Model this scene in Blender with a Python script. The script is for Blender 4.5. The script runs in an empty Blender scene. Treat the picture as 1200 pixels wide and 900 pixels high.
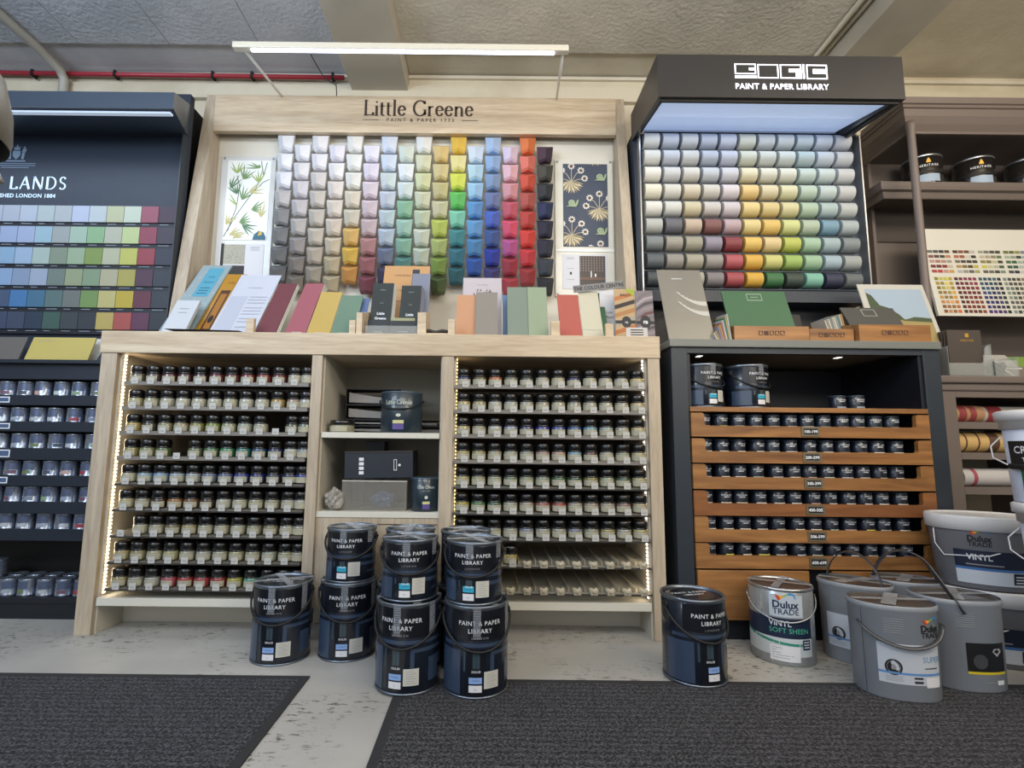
import bpy, math, random
from mathutils import Matrix, Vector
random.seed(7)
PI=math.pi
COL=bpy.context.scene.collection
# ------------------------------------------------------------------ colour and materials
def lin(c):
    return c/12.92 if c<=0.04045 else ((c+0.055)/1.055)**2.4
def rgb(h,k=1.0):
    h=h.lstrip('#')
    return tuple(min(1,lin(int(h[i:i+2],16)/255)*k) for i in (0,2,4))+(1,)
MATS={}
def nodes(name):
    m=bpy.data.materials.new(name); m.use_nodes=True
    nt=m.node_tree; return m,nt,nt.nodes['Principled BSDF']
def mat(name,h,rough=.5,metal=0,emit=0,coat=0,alpha=1,bump=0,bscale=200,spec=None):
    if name in MATS: return MATS[name]
    m,nt,b=nodes(name)
    b.inputs['Base Color'].default_value=rgb(h)
    b.inputs['Roughness'].default_value=rough; b.inputs['Metallic'].default_value=metal
    if coat: b.inputs['Coat Weight'].default_value=coat; b.inputs['Coat Roughness'].default_value=.08
    if emit:
        b.inputs['Emission Color'].default_value=rgb(h); b.inputs['Emission Strength'].default_value=emit
    if alpha<1: b.inputs['Alpha'].default_value=alpha
    if spec is not None: b.inputs['Specular IOR Level'].default_value=spec
    # a faint tonal mottling keeps every surface procedural
    tc=nt.nodes.new('ShaderNodeTexCoord'); n=nt.nodes.new('ShaderNodeTexNoise')
    n.inputs['Scale'].default_value=bscale if bump else 14; n.inputs['Detail'].default_value=2
    nt.links.new(tc.outputs['Object'],n.inputs['Vector'])
    if bump:
        bp=nt.nodes.new('ShaderNodeBump'); bp.inputs['Strength'].default_value=bump; bp.inputs['Distance'].default_value=.004
        nt.links.new(n.outputs['Fac'],bp.inputs['Height']); nt.links.new(bp.outputs['Normal'],b.inputs['Normal'])
    elif not emit:
        mp=nt.nodes.new('ShaderNodeMapRange'); mp.inputs['To Min'].default_value=max(0,rough-.05); mp.inputs['To Max'].default_value=min(1,rough+.05)
        nt.links.new(n.outputs['Fac'],mp.inputs['Value']); nt.links.new(mp.outputs['Result'],b.inputs['Roughness'])
    MATS[name]=m; return m
def dim(h,k):
    h=h.lstrip('#'); return ''.join('%02x'%min(255,int(int(h[i:i+2],16)*k)) for i in (0,2,4))
def C(h,rough=.6):
    return mat('flat_'+h.lstrip('#')+('_%d'%int(rough*100)),dim(h,.82),rough)
def desat(h,k=.2,d=.95):
    v=[int(h[i:i+2],16) for i in (0,2,4)]; m=sum(v)/3
    return ''.join('%02x'%int((a*(1-k)+m*k)*d) for a in v)
def objcol(name,rough=.5,coat=0,dark=1.0):
    if name in MATS: return MATS[name]
    m,nt,b=nodes(name)
    o=nt.nodes.new('ShaderNodeObjectInfo'); nt.links.new(o.outputs['Color'],b.inputs['Base Color'])
    b.inputs['Roughness'].default_value=rough
    if coat: b.inputs['Coat Weight'].default_value=coat
    MATS[name]=m; return m
def wood(name,c1,c2,axis='x',scale=1,rough=.5,fine=1.0):
    if name in MATS: return MATS[name]
    m,nt,b=nodes(name); N=nt.nodes; L=nt.links
    tc=N.new('ShaderNodeTexCoord'); mp=N.new('ShaderNodeMapping')
    s={'x':(1.2,14,14),'z':(14,14,1.2),'y':(14,1.2,14)}[axis]
    mp.inputs['Scale'].default_value=tuple(v*scale for v in s)
    n=N.new('ShaderNodeTexNoise'); n.inputs['Scale'].default_value=1.6; n.inputs['Detail'].default_value=7; n.inputs['Roughness'].default_value=.55; n.inputs['Distortion'].default_value=.9
    n2=N.new('ShaderNodeTexNoise'); n2.inputs['Scale'].default_value=9*fine; n2.inputs['Detail'].default_value=4
    cr=N.new('ShaderNodeValToRGB'); cr.color_ramp.elements[0].position=.32; cr.color_ramp.elements[1].position=.68
    cr.color_ramp.elements[0].color=rgb(c1); cr.color_ramp.elements[1].color=rgb(c2)
    mx=N.new('ShaderNodeMix'); mx.data_type='RGBA'; mx.blend_type='MULTIPLY'; mx.inputs[0].default_value=.35
    cr2=N.new('ShaderNodeValToRGB'); cr2.color_ramp.elements[0].color=(.55,.5,.45,1); cr2.color_ramp.elements[0].position=.3; cr2.color_ramp.elements[1].position=.6
    L.new(tc.outputs['Object'],mp.inputs['Vector']); L.new(mp.outputs['Vector'],n.inputs['Vector']); L.new(mp.outputs['Vector'],n2.inputs['Vector'])
    L.new(n.outputs['Fac'],cr.inputs['Fac']); L.new(n2.outputs['Fac'],cr2.inputs['Fac'])
    L.new(cr.outputs['Color'],mx.inputs[6]); L.new(cr2.outputs['Color'],mx.inputs[7]); L.new(mx.outputs[2],b.inputs['Base Color'])
    b.inputs['Roughness'].default_value=rough
    bp=N.new('ShaderNodeBump'); bp.inputs['Strength'].default_value=.12; bp.inputs['Distance'].default_value=.002
    L.new(n2.outputs['Fac'],bp.inputs['Height']); L.new(bp.outputs['Normal'],b.inputs['Normal'])
    MATS[name]=m; return m
# ------------------------------------------------------------------ mesh builder
_text={}
def text2d(s,size,align='CENTER',sp=1.0,bold=0):
    key=(s,size,align,sp,bold)
    if key in _text: return _text[key]
    cu=bpy.data.curves.new('t','FONT'); cu.body=s; cu.size=size; cu.align_x=align; cu.space_character=sp; cu.resolution_u=2
    cu.offset=bold*size
    ob=bpy.data.objects.new('t',cu); COL.objects.link(ob)
    bpy.context.view_layer.update()
    me=ob.to_mesh()
    vs=[(v.co.x,v.co.y) for v in me.vertices]; fs=[tuple(p.vertices) for p in me.polygons]
    ob.to_mesh_clear(); bpy.data.objects.remove(ob); bpy.data.curves.remove(cu)
    _text[key]=(vs,fs); return _text[key]
class MB:
    def __init__(s): s.v=[];s.f=[];s.m=[];s.sm=[];s.mats=[];s.M=Matrix.Identity(4);s.cur=0
    def mat(s,m):
        if m not in s.mats: s.mats.append(m)
        s.cur=s.mats.index(m); return s
    def add(s,vs,fs,sm=False,flip=False):
        o=len(s.v); M=s.M
        s.v+=[tuple(M@Vector(v)) for v in vs]
        for f in fs:
            f=tuple(i+o for i in f)
            s.f.append(f[::-1] if flip else f); s.m.append(s.cur); s.sm.append(sm)
        return s
    def box(s,x0,x1,y0,y1,z0,z1):
        v=[(x0,y0,z0),(x1,y0,z0),(x1,y1,z0),(x0,y1,z0),(x0,y0,z1),(x1,y0,z1),(x1,y1,z1),(x0,y1,z1)]
        return s.add(v,[(3,2,1,0),(4,5,6,7),(0,1,5,4),(1,2,6,5),(2,3,7,6),(3,0,4,7)])
    def hexa(s,b,t):   # bottom loop ccw, top loop ccw
        n=len(b)
        return s.add(list(b)+list(t),[tuple(range(n-1,-1,-1)),tuple(range(n,2*n))]+[(i,(i+1)%n,n+(i+1)%n,n+i) for i in range(n)])
    def prism(s,poly,y0,y1):   # poly (x,z) seen from the front, counter clockwise
        n=len(poly)
        v=[(x,y0,z) for x,z in poly]+[(x,y1,z) for x,z in poly]
        return s.add(v,[tuple(range(n)),tuple(range(2*n-1,n-1,-1))]+[(i,n+i,n+(i+1)%n,(i+1)%n) for i in range(n)])
    def prismx(s,poly,x0,x1):  # poly (y,z) counter clockwise seen from +x
        n=len(poly)
        v=[(x1,y,z) for y,z in poly]+[(x0,y,z) for y,z in poly]
        return s.add(v,[tuple(range(n)),tuple(range(2*n-1,n-1,-1))]+[(i,n+i,n+(i+1)%n,(i+1)%n) for i in range(n)])
    def lathe(s,prof,n=40,sq=None,cx=0,cy=0,capb=True,capt=True,sm=True,sx=1,sy=1):
        vs=[];fs=[]
        for r,z in prof:
            for i in range(n):
                a=2*PI*i/n; c,d=math.cos(a),math.sin(a); k=1
                if sq: k=(abs(c)**sq+abs(d)**sq)**(-1/sq)
                vs.append((cx+r*c*k*sx,cy+r*d*k*sy,z))
        for j in range(len(prof)-1):
            for i in range(n):
                k=(i+1)%n; fs.append((j*n+i,j*n+k,(j+1)*n+k,(j+1)*n+i))
        s.add(vs,fs,sm)
        o=[]
        if capb: o.append(tuple(range(n-1,-1,-1)))
        if capt: o.append(tuple((len(prof)-1)*n+i for i in range(n)))
        if o:
            base=len(s.v)-len(vs)
            for f in o: s.f.append(tuple(i+base for i in f)); s.m.append(s.cur); s.sm.append(False)
        return s
    def tube(s,pts,r,n=8,closed=False,flat=None):
        pts=[Vector(p) for p in pts]; vs=[];fs=[]; m=len(pts); up=None
        for i,p in enumerate(pts):
            t=(pts[min(i+1,m-1)]-pts[max(i-1,0)]).normalized()
            if up is None:
                up=Vector((0,0,1)) if abs(t.z)<.9 else Vector((0,1,0))
            a=t.cross(up).normalized(); b=a.cross(t).normalized(); up=b
            for k in range(n):
                q=2*PI*k/n; w=(flat if flat else 1)
                vs.append(tuple(p+a*(r*w*math.cos(q))+b*(r*math.sin(q))))
        for i in range(m-1):
            for k in range(n):
                k2=(k+1)%n; fs.append((i*n+k,i*n+k2,(i+1)*n+k2,(i+1)*n+k))
        fs.append(tuple(range(n-1,-1,-1))); fs.append(tuple((m-1)*n+k for k in range(n)))
        return s.add(vs,fs,True)
    def fl(s,poly,fn):   # flat polygon through a mapper
        return s.add([fn(x,y) for x,y in poly],[tuple(range(len(poly)))])
    def rect(s,x0,x1,y0,y1,fn,nx=1,ny=1):
        vs=[fn(x0+(x1-x0)*i/nx,y0+(y1-y0)*j/ny) for j in range(ny+1) for i in range(nx+1)]
        return s.add(vs,[(j*(nx+1)+i,j*(nx+1)+i+1,(j+1)*(nx+1)+i+1,(j+1)*(nx+1)+i) for j in range(ny) for i in range(nx)],nx>1)
    def text(s,t,size,x,y,fn,align='CENTER',sp=1.0,bold=0,sx=1.0):
        vs,fs=text2d(t,size,align,sp,bold)
        return s.add([fn(x+a*sx,y+b) for a,b in vs],fs)
    def build(s,name,m=None,parent=None,bevel=0,world=True,smooth=None):
        me=bpy.data.meshes.new(name); me.from_pydata(s.v,[],s.f)
        mats=s.mats if s.mats else []
        if m is not None and not mats: mats=[m]
        for q in mats: me.materials.append(q)
        if s.mats: me.polygons.foreach_set('material_index',s.m)
        me.polygons.foreach_set('use_smooth',[bool(a) for a in s.sm])
        me.update()
        ob=bpy.data.objects.new(name,me); COL.objects.link(ob)
        if parent is not None:
            ob.parent=parent
            if world: ob.matrix_parent_inverse=Matrix.Identity(4); ob.location=-wl(parent)
        if bevel:
            bm=ob.modifiers.new('b','BEVEL'); bm.width=bevel; bm.segments=2; bm.limit_method='ANGLE'
        return ob
def wl(o):
    v=Vector(o.location)
    while o.parent: o=o.parent; v+=Vector(o.location)
    return v
def plane(x,y,z,ry=0):      # mapper on a vertical plane facing the camera
    c,s=math.cos(ry),math.sin(ry)
    return lambda u,v:(x+u*c-v*s,y,z+u*s+v*c)
def cyl(r,z=0,taper=0):            # mapper round a can, front at -y
    return lambda u,v:((r+taper*(v))*math.sin(u/r),-(r+taper*(v))*math.cos(u/r),z+v)
def tag(o,label=None,cat=None,group=None,kind=None):
    if label: o['label']=label
    if cat: o['category']=cat
    if group: o['group']=group
    if kind: o['kind']=kind
    return o
def empty(name,loc,label,cat,group=None,rz=0):
    o=bpy.data.objects.new(name,None); COL.objects.link(o); o.location=loc; o.rotation_euler=(0,0,rz); o.empty_display_size=.05
    return tag(o,label,cat,group)
class Kind:
    """first use gives the object itself, later uses copies of it and its parts"""
    def __init__(s,o): s.o=o; s.first=True; s.kids={}; s.snap(o)
    def snap(s,o):
        s.kids[o.name]=list(o.children)
        for c in o.children: s.snap(c)
    def cp(s,q,par):
        c=q.copy(); COL.objects.link(c)
        if par is not None: c.parent=par
        for k in s.kids[q.name]: s.cp(k,c)
        return c
    def put(s,loc,label,group=None,rz=0,color=None,cat=None):
        if s.first: r=s.o; s.first=False
        else: r=s.cp(s.o,None)
        r.location=loc; r.rotation_euler=(0,0,rz)
        r['label']=label
        if group: r['group']=group
        if color:
            r.color=color
            for c in r.children: c.color=color
        return r
def ordn(n):
    return {1:'first',2:'second',3:'third',4:'fourth',5:'fifth',6:'sixth',7:'seventh',8:'eighth',9:'ninth',10:'tenth',11:'eleventh',12:'twelfth',13:'thirteenth',14:'fourteenth',15:'fifteenth',16:'sixteenth'}[n]
def cname(h):
    h=h.lstrip('#'); r,g,b=[int(h[i:i+2],16)/255 for i in (0,2,4)]
    import colorsys
    hu,s,v=colorsys.rgb_to_hsv(r,g,b); hu*=360
    if s<.09: 
        return 'white' if v>.88 else 'pale grey' if v>.75 else 'mid grey' if v>.5 else 'dark grey' if v>.25 else 'near-black'
    base='red' if hu<14 or hu>=345 else 'orange' if hu<36 else 'yellow' if hu<66 else 'green' if hu<165 else 'teal' if hu<195 else 'blue' if hu<255 else 'purple' if hu<300 else 'pink'
    if base=='orange' and s<.45: base='beige' if v>.6 else 'brown'
    if base=='yellow' and s<.3: base='cream' if v>.75 else 'olive grey'
    if base=='red' and s<.45 and v>.6: base='pink'
    t='dark ' if v<.38 else 'pale ' if s<.3 and v>.7 else 'muted ' if s<.45 else 'bright ' if v>.8 and s>.65 else 'mid '
    return t+base
# ------------------------------------------------------------------ camera
F_PX=610.; CXP=571.; H=.68; TH=math.radians(7.0); RO=math.radians(.6)
cam=bpy.data.cameras.new('camera'); co=bpy.data.objects.new('camera',cam); COL.objects.link(co)
cam.sensor_fit='HORIZONTAL'; cam.sensor_width=36; cam.lens=F_PX/1200*36; cam.shift_x=(600-CXP)/1200
cam.clip_start=.02
Fw=Vector((0,math.cos(TH),math.sin(TH))); U0=Vector((0,-math.sin(TH),math.cos(TH))); R0=Vector((1,0,0))
Rr=R0*math.cos(RO)+U0*math.sin(RO); Uu=U0*math.cos(RO)-R0*math.sin(RO)
mw=Matrix((( Rr.x,Uu.x,-Fw.x,0),(Rr.y,Uu.y,-Fw.y,0),(Rr.z,Uu.z,-Fw.z,H),(0,0,0,1)))
co.matrix_world=mw
bpy.context.scene.camera=co
def at(x,y,Y):
    d=Fw+Rr*((x-CXP)/F_PX)+Uu*((450-y)/F_PX); t=Y/d.y
    return Vector((d.x*t,Y,H+d.z*t))
# ------------------------------------------------------------------ shared materials
ASH=wood('oak_pale_horizontal','#b9a488','#d2c1a6','x',rough=.55)
ASHV=wood('oak_pale_vertical','#a89985','#c1b29b','z',rough=.55)
TEAK=wood('teak','#764e2d','#ab7a46','x',scale=1.0,rough=.42,fine=.7)
TEAK2=wood('teak_dark','#6b4127','#9a6437','x',scale=.8,rough=.42,fine=.6)
NAVY=mat('navy_paint','#1c2430',.45)
NAVYD=mat('navy_dark','#12161f',.5)
PPLF=mat('charcoal_blue_paint','#252d36',.5)
TAUPE=mat('taupe_paint','#6c615b',.5)
TAUPED=mat('taupe_dark','#665c56',.55)
CREAM=mat('cream_laminate','#cfccbf',.5)
INNER=mat('inner_laminate','#c3bdae',.55)
BOARD=mat('display_board','#d5d0c2',.6)
WHITE=mat('white_plastic','#e6e6e4',.4)
PAPER=mat('white_paper','#d0d0d4',.7)
INK=mat('dark_ink','#2a2422',.6)
INKG=mat('grey_ink','#8b8b90',.6)
WINK=mat('white_ink','#e4e8ee',.5)
BLACK=mat('black_plastic','#0c0c0d',.3,coat=.4)
BLACKM=mat('black_matt','#131314',.6)
SILVER=mat('tin_metal','#b9bcc0',.3,metal=.9)
CREAMINK=mat('cream_ink','#d9d2b4',.6)
def clear(name,h,fac,rough=.1):
    if name in MATS: return MATS[name]
    m=bpy.data.materials.new(name); m.use_nodes=True; nt=m.node_tree; b=nt.nodes['Principled BSDF']
    b.inputs['Base Color'].default_value=rgb(h); b.inputs['Roughness'].default_value=rough
    t=nt.nodes.new('ShaderNodeBsdfTransparent'); mx=nt.nodes.new('ShaderNodeMixShader'); mx.inputs[0].default_value=fac
    fr=nt.nodes.new('ShaderNodeFresnel'); fr.inputs['IOR'].default_value=1.3
    ad=nt.nodes.new('ShaderNodeMath'); ad.operation='MULTIPLY_ADD'; ad.inputs[1].default_value=.6; ad.inputs[2].default_value=fac
    nt.links.new(fr.outputs['Fac'],ad.inputs[0]); nt.links.new(ad.outputs[0],mx.inputs[0])
    nt.links.new(t.outputs[0],mx.inputs[1]); nt.links.new(b.outputs[0],mx.inputs[2])
    nt.links.new(mx.outputs[0],nt.nodes['Material Output'].inputs['Surface'])
    MATS[name]=m; return m
ACRYL=clear('clear_acrylic','#c9ccc8',.22)
TRAYC=clear('tray_plastic','#b7b4a8',.45,.25)
TAPE=clear('packing_tape','#c6cad0',.20,.35)
# ------------------------------------------------------------------ the room
def structure(name,mb,m,bevel=0):
    o=mb.build(name,m,bevel=bevel); o['kind']='structure'; return o
def painted(name,h,bump,bs,h2=None,lo=.42,hi=.6,stretch=(1,1,1),rough=.7,sc2=3):
    m,nt,b=nodes(name); N=nt.nodes; L=nt.links
    tc=N.new('ShaderNodeTexCoord'); n=N.new('ShaderNodeTexNoise'); n.inputs['Scale'].default_value=bs; n.inputs['Detail'].default_value=4
    mp=N.new('ShaderNodeMapping'); mp.inputs['Scale'].default_value=stretch
    L.new(tc.outputs['Object'],mp.inputs['Vector'])
    L.new(tc.outputs['Object'],n.inputs['Vector'])
    bp=N.new('ShaderNodeBump'); bp.inputs['Strength'].default_value=bump; bp.inputs['Distance'].default_value=.006
    L.new(n.outputs['Fac'],bp.inputs['Height']); L.new(bp.outputs['Normal'],b.inputs['Normal'])
    n2=N.new('ShaderNodeTexNoise'); n2.inputs['Scale'].default_value=sc2; n2.inputs['Detail'].default_value=6
    L.new(mp.outputs['Vector'],n2.inputs['Vector'])
    cr=N.new('ShaderNodeValToRGB'); cr.color_ramp.elements[0].color=rgb(h2 or h); cr.color_ramp.elements[1].color=rgb(h)
    cr.color_ramp.elements[0].position=lo; cr.color_ramp.elements[1].position=hi
    L.new(n2.outputs['Fac'],cr.inputs['Fac']); L.new(cr.outputs['Color'],b.inputs['Base Color'])
    b.inputs['Roughness'].default_value=rough; return m
def floor_mat():
    m,nt,b=nodes('painted_floor'); N=nt.nodes; L=nt.links
    tc=N.new('ShaderNodeTexCoord')
    n=N.new('ShaderNodeTexNoise'); n.inputs['Scale'].default_value=2.2; n.inputs['Detail'].default_value=5
    cr=N.new('ShaderNodeValToRGB'); cr.color_ramp.elements[0].color=rgb('#9f9d98'); cr.color_ramp.elements[1].color=rgb('#b4b1ab'); cr.color_ramp.elements[0].position=.35; cr.color_ramp.elements[1].position=.65
    mp=N.new('ShaderNodeMapping'); mp.inputs['Scale'].default_value=(1.2,3.0,1)
    w=N.new('ShaderNodeTexNoise'); w.inputs['Scale'].default_value=22; w.inputs['Detail'].default_value=9; w.inputs['Roughness'].default_value=.72
    cr2=N.new('ShaderNodeValToRGB'); cr2.color_ramp.elements[0].position=.415; cr2.color_ramp.elements[1].position=.445
    cr2.color_ramp.elements[0].color=(1,1,1,1); cr2.color_ramp.elements[1].color=(0,0,0,1)
    msk=N.new('ShaderNodeTexNoise'); msk.inputs['Scale'].default_value=2.6; msk.inputs['Detail'].default_value=2
    cr3=N.new('ShaderNodeValToRGB'); cr3.color_ramp.elements[0].position=.46; cr3.color_ramp.elements[1].position=.55
    mu=N.new('ShaderNodeMath'); mu.operation='MULTIPLY'
    mx=N.new('ShaderNodeMix'); mx.data_type='RGBA'; mx.inputs[7].default_value=rgb('#5d5952')
    L.new(tc.outputs['Object'],n.inputs['Vector']); L.new(tc.outputs['Object'],mp.inputs['Vector']); L.new(mp.outputs['Vector'],w.inputs['Vector'])
    L.new(tc.outputs['Object'],msk.inputs['Vector'])
    L.new(n.outputs['Fac'],cr.inputs['Fac']); L.new(w.outputs['Fac'],cr2.inputs['Fac']); L.new(msk.outputs['Fac'],cr3.inputs['Fac'])
    L.new(cr2.outputs['Color'],mu.inputs[0]); L.new(cr3.outputs['Color'],mu.inputs[1]); L.new(mu.outputs[0],mx.inputs[0])
    L.new(cr.outputs['Color'],mx.inputs[6]); L.new(mx.outputs[2],b.inputs['Base Color'])
    b.inputs['Roughness'].default_value=.45
    bp=N.new('ShaderNodeBump'); bp.inputs['Strength'].default_value=.15; bp.inputs['Distance'].default_value=.003
    L.new(w.outputs['Fac'],bp.inputs['Height']); L.new(bp.outputs['Normal'],b.inputs['Normal'])
    return m
def mat_mat():
    m,nt,b=nodes('ribbed_carpet'); N=nt.nodes; L=nt.links
    tc=N.new('ShaderNodeTexCoord'); n=N.new('ShaderNodeTexNoise'); n.inputs['Scale'].default_value=170; n.inputs['Detail'].default_value=5
    w=N.new('ShaderNodeTexWave'); w.bands_direction='Y'; w.inputs['Scale'].default_value=14; w.inputs['Distortion'].default_value=.6; w.inputs['Detail'].default_value=2; w.inputs['Detail Scale'].default_value=30
    mx=N.new('ShaderNodeMix'); mx.data_type='FLOAT'; mx.inputs[0].default_value=.07
    cr=N.new('ShaderNodeValToRGB'); cr.color_ramp.elements[0].color=rgb('#101013'); cr.color_ramp.elements[1].color=rgb('#5c5c62')
    cr.color_ramp.elements[0].position=.42; cr.color_ramp.elements[1].position=.70
    L.new(tc.outputs['Object'],n.inputs['Vector']); L.new(tc.outputs['Object'],w.inputs['Vector'])
    L.new(n.outputs['Fac'],mx.inputs[2]); L.new(w.outputs['Fac'],mx.inputs[3]); L.new(mx.outputs[0],cr.inputs['Fac'])
    L.new(cr.outputs['Color'],b.inputs['Base Color']); b.inputs['Roughness'].default_value=.95
    bp=N.new('ShaderNodeBump'); bp.inputs['Strength'].default_value=.7; bp.inputs['Distance'].default_value=.004
    L.new(mx.outputs[0],bp.inputs['Height']); L.new(bp.outputs['Normal'],b.inputs['Normal'])
    return m
structure('floor',MB().box(-4.6,4.6,-3,2.62,-.05,0),floor_mat())
WALL=painted('wall_paint','#cfc6b0',.25,60,'#c0b69e')
structure('wall_back',MB().box(-4.6,4.6,2.6,2.68,0,2.9),WALL)
structure('wall_left',MB().box(-4.68,-4.6,-3,2.68,0,2.9),WALL)
structure('wall_right',MB().box(4.6,4.68,-3,2.68,0,2.9),WALL)
CEIL=painted('ceiling_texture','#d9d4c8',1.0,55,'#cbc6ba')
CEIL_DAYLIT=painted('ceiling_texture_daylit','#cbcdd2',1.0,55,'#bdc0c6')  # left slabs: cool daylight put into the ceiling colour
CEILS=painted('ceiling_smooth','#d6cfbe',.2,40,'#c8c0ae')
# textured slabs with narrow seams, smooth soffit strip next to the wall
mb=MB()
xs=[-4.6,-4.1,-3.55,-3.05,-2.55,-2.05,-1.6,-1.15,-.74]
for a,b in zip(xs,xs[1:]): mb.box(a+.0018,b-.0018,-3,2.37,2.66,2.666)
structure('ceiling',mb,CEIL_DAYLIT)
structure('ceiling',MB().box(-.44,1.675,-3,2.40,2.66,2.74),CEIL)
structure('ceiling',MB().box(-4.6,-.742,-3,2.37,2.667,2.70),CEILS)
structure('ceiling',MB().box(-4.6,-.742,2.37,2.6,2.68,2.8),painted('ceiling_smooth_daylit','#cbccd0',.2,40,'#bbbdc2'))  # same daylight tint painted into the left soffit colour
structure('ceiling',MB().box(-.438,1.678,2.40,2.6,2.68,2.8).box(1.93,4.6,-3,2.6,2.70,2.8),CEILS)
structure('ceiling',MB().box(-4.6,4.6,-3,2.68,2.745,2.8),CEILS)
BEAM=painted('beam_paint','#bdb6a8',.1,30,'#b0a99b',rough=.6)
structure('trim_3',MB().box(-.74,-.44,-3,2.6,2.57,2.76),BEAM,.004)
structure('trim_4',MB().box(1.68,1.925,-3,2.6,2.55,2.76),BEAM,.004)
structure('trim_1',MB().box(-4.6,4.6,2.583,2.6,2.655,2.672),CEILS)
structure('trim_2',MB().box(-4.6,4.6,2.57,2.6,2.52,2.60),WALL)
# ------------------------------------------------------------------ serif lettering drawn with a broad nib
def serif_text(mb,s,size,x,y,fn,thick=.115,thin=.045,track=.09,flare=False):
    """cap height = size; glyphs laid from x to the right; returns width"""
    def arc(cx,cy,rx,ry,a0,a1,n=14): return [(cx+rx*math.cos(math.radians(a0+(a1-a0)*i/n)),cy+ry*math.sin(math.radians(a0+(a1-a0)*i/n))) for i in range(n+1)]
    X=.64
    G={
    'L':(.62,[[(.14,0),(.14,1)],[(.14,.03),(.58,.03)],[(.58,.0),(.6,.2)]],[(.02,.28,0),(.02,.28,1)]),
    'i':(.26,[[(.13,0),(.13,X)],'dot'],[(.02,.25,0),(.03,.13,X-.02)]),
    't':(.34,[[(.13,.85),(.13,.15)]+arc(.24,.13,.11,.12,180,300),[(.02,X-.02),(.32,X-.02)]],[]),
    'l':(.26,[[(.13,0),(.13,1.05)]],[(.02,.25,0),(.03,.13,1.03)]),
    'e':(.52,[[(.07,.35),(.46,.37)]+arc(.27,.33,.2,.31,8,330)],[]),
    'G':(.86,[arc(.46,.5,.38,.5,42,330)+[(.76,.2)],[(.76,.38),(.76,.06)],[(.72,.98),(.74,.78)]],[(.62,.86,.4)]),
    'r':(.42,[[(.12,0),(.12,X)],arc(.28,.42,.16,.2,165,60,6)],[(.01,.26,0),(.02,.12,X-.02)]),
    'n':(.62,[[(.13,0),(.13,X)],arc(.32,.4,.17,.22,165,0,8)+[(.49,0)]],[(.02,.25,0),(.38,.6,0),(.03,.13,X-.02)]),
    'A':(.8,[[(.06,0),(.4,1)],[(.4,1),(.74,0)],[(.19,.36),(.62,.36)]],[]),
    'N':(.86,[[(.12,0),(.12,1)],[(.12,1),(.74,0)],[(.74,0),(.74,1)]],[]),
    'D':(.84,[[(.13,0),(.13,1)],[(.13,.98),(.35,.98)]+arc(.35,.5,.4,.48,90,-90)+[(.13,.02)]],[]),
    'S':(.58,[[(.48,.84)]+arc(.29,.75,.19,.23,40,230,10)+arc(.29,.25,.21,.23,60,-150,12)],[]),
    'P':(.62,[[(.13,0),(.13,1)],[(.13,.97),(.3,.97)]+arc(.3,.73,.25,.24,90,-90,8)+[(.13,.49)]],[(.02,.26,0)]),
    ' ':(.3,[],[]),
    }
    w=0
    for ch in s:
        g=G[ch]
        for st in g[1]:
            if st=='dot':
                c=[(.13+.065*math.cos(a*PI/4),.88+.065*math.sin(a*PI/4)) for a in range(8)]
                mb.fl([(x+(w+a)*size,y+b*size) for a,b in c],fn); continue
            n=len(st); L=[];R=[]
            for i in range(n):
                a=st[max(i-1,0)]; b=st[min(i+1,n-1)]; dx,dy=b[0]-a[0],b[1]-a[1]; d=math.hypot(dx,dy) or 1
                k=abs(dy)/d
                if ch in 'AN' and dx and dy: k=1 if (dy/dx<0) else .25
                if ch=='N' and not dx: k=.35
                t=(thin+(thick-thin)*k)/2
                if flare and (i==0 or i==n-1): t*=1.35
                nx,ny=-dy/d*t,dx/d*t
                L.append((st[i][0]+nx,st[i][1]+ny)); R.append((st[i][0]-nx,st[i][1]-ny))
            for i in range(n-1):
                q=[R[i],R[i+1],L[i+1],L[i]]
                mb.fl([(x+(w+a)*size,y+b*size) for a,b in q],fn)
        if not flare:
            for a,b,h in g[2]:
                mb.fl([(x+(w+a)*size,y+(h-.02)*size),(x+(w+b)*size,y+(h-.02)*size),(x+(w+b)*size,y+(h+.02)*size),(x+(w+a)*size,y+(h+.02)*size)],fn)
        w+=g[0]+track-.09
    return w*size
# ------------------------------------------------------------------ LITTLE GREENE lower cabinet
lg=empty('display_cabinet',(-.41,1.955,0),'long pale oak paint cabinet with two jar bays, open cubby shelves and thick worktop','cabinet')
mb=MB().box(-1.475,.657,1.95,2.56,1.025,1.11); mb.build('worktop',ASH,lg,bevel=.003)
BK=2.30
for x0,x1,nm in ((-1.47,-1.41,'side_panel'),(.609,.655,'side_panel'),(-.667,-.627,'divider_panel'),(-.172,-.127,'divider_panel')):
    MB().box(x0,x1,1.955,2.5,0 if 'side' in nm else .128,1.025).build(nm,ASHV,lg,bevel=.0015)
for x0,x1 in ((-1.41,-1.404),(.603,.609),(-.673,-.667),(-.627,-.621),(-.178,-.172),(-.127,-.121)):
    MB().box(x0,x1,1.975,BK,.128 if x0>-1.4 and x0<.6 else 0,1.025).build('inner_lining',INNER,lg)
for x0,x1 in ((-1.404,-.673),(-.121,.603)):
    MB().box(x0,x1,1.962,BK,.100,.128).build('bottom_shelf',CREAM,lg,bevel=.001)
    MB().box(x0,x1,2.115,2.13,0,.100).build('kick_board',INNER,lg)
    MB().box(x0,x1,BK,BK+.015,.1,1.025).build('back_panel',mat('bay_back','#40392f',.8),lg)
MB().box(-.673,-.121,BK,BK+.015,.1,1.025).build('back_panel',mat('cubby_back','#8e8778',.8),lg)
MB().box(-.621,-.178,1.965,BK,.712,.733).build('cubby_shelf',CREAM,lg,bevel=.001)
MB().box(-.627,-.172,1.965,BK,.42,.441).build('cubby_shelf',CREAM,lg,bevel=.001)
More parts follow.
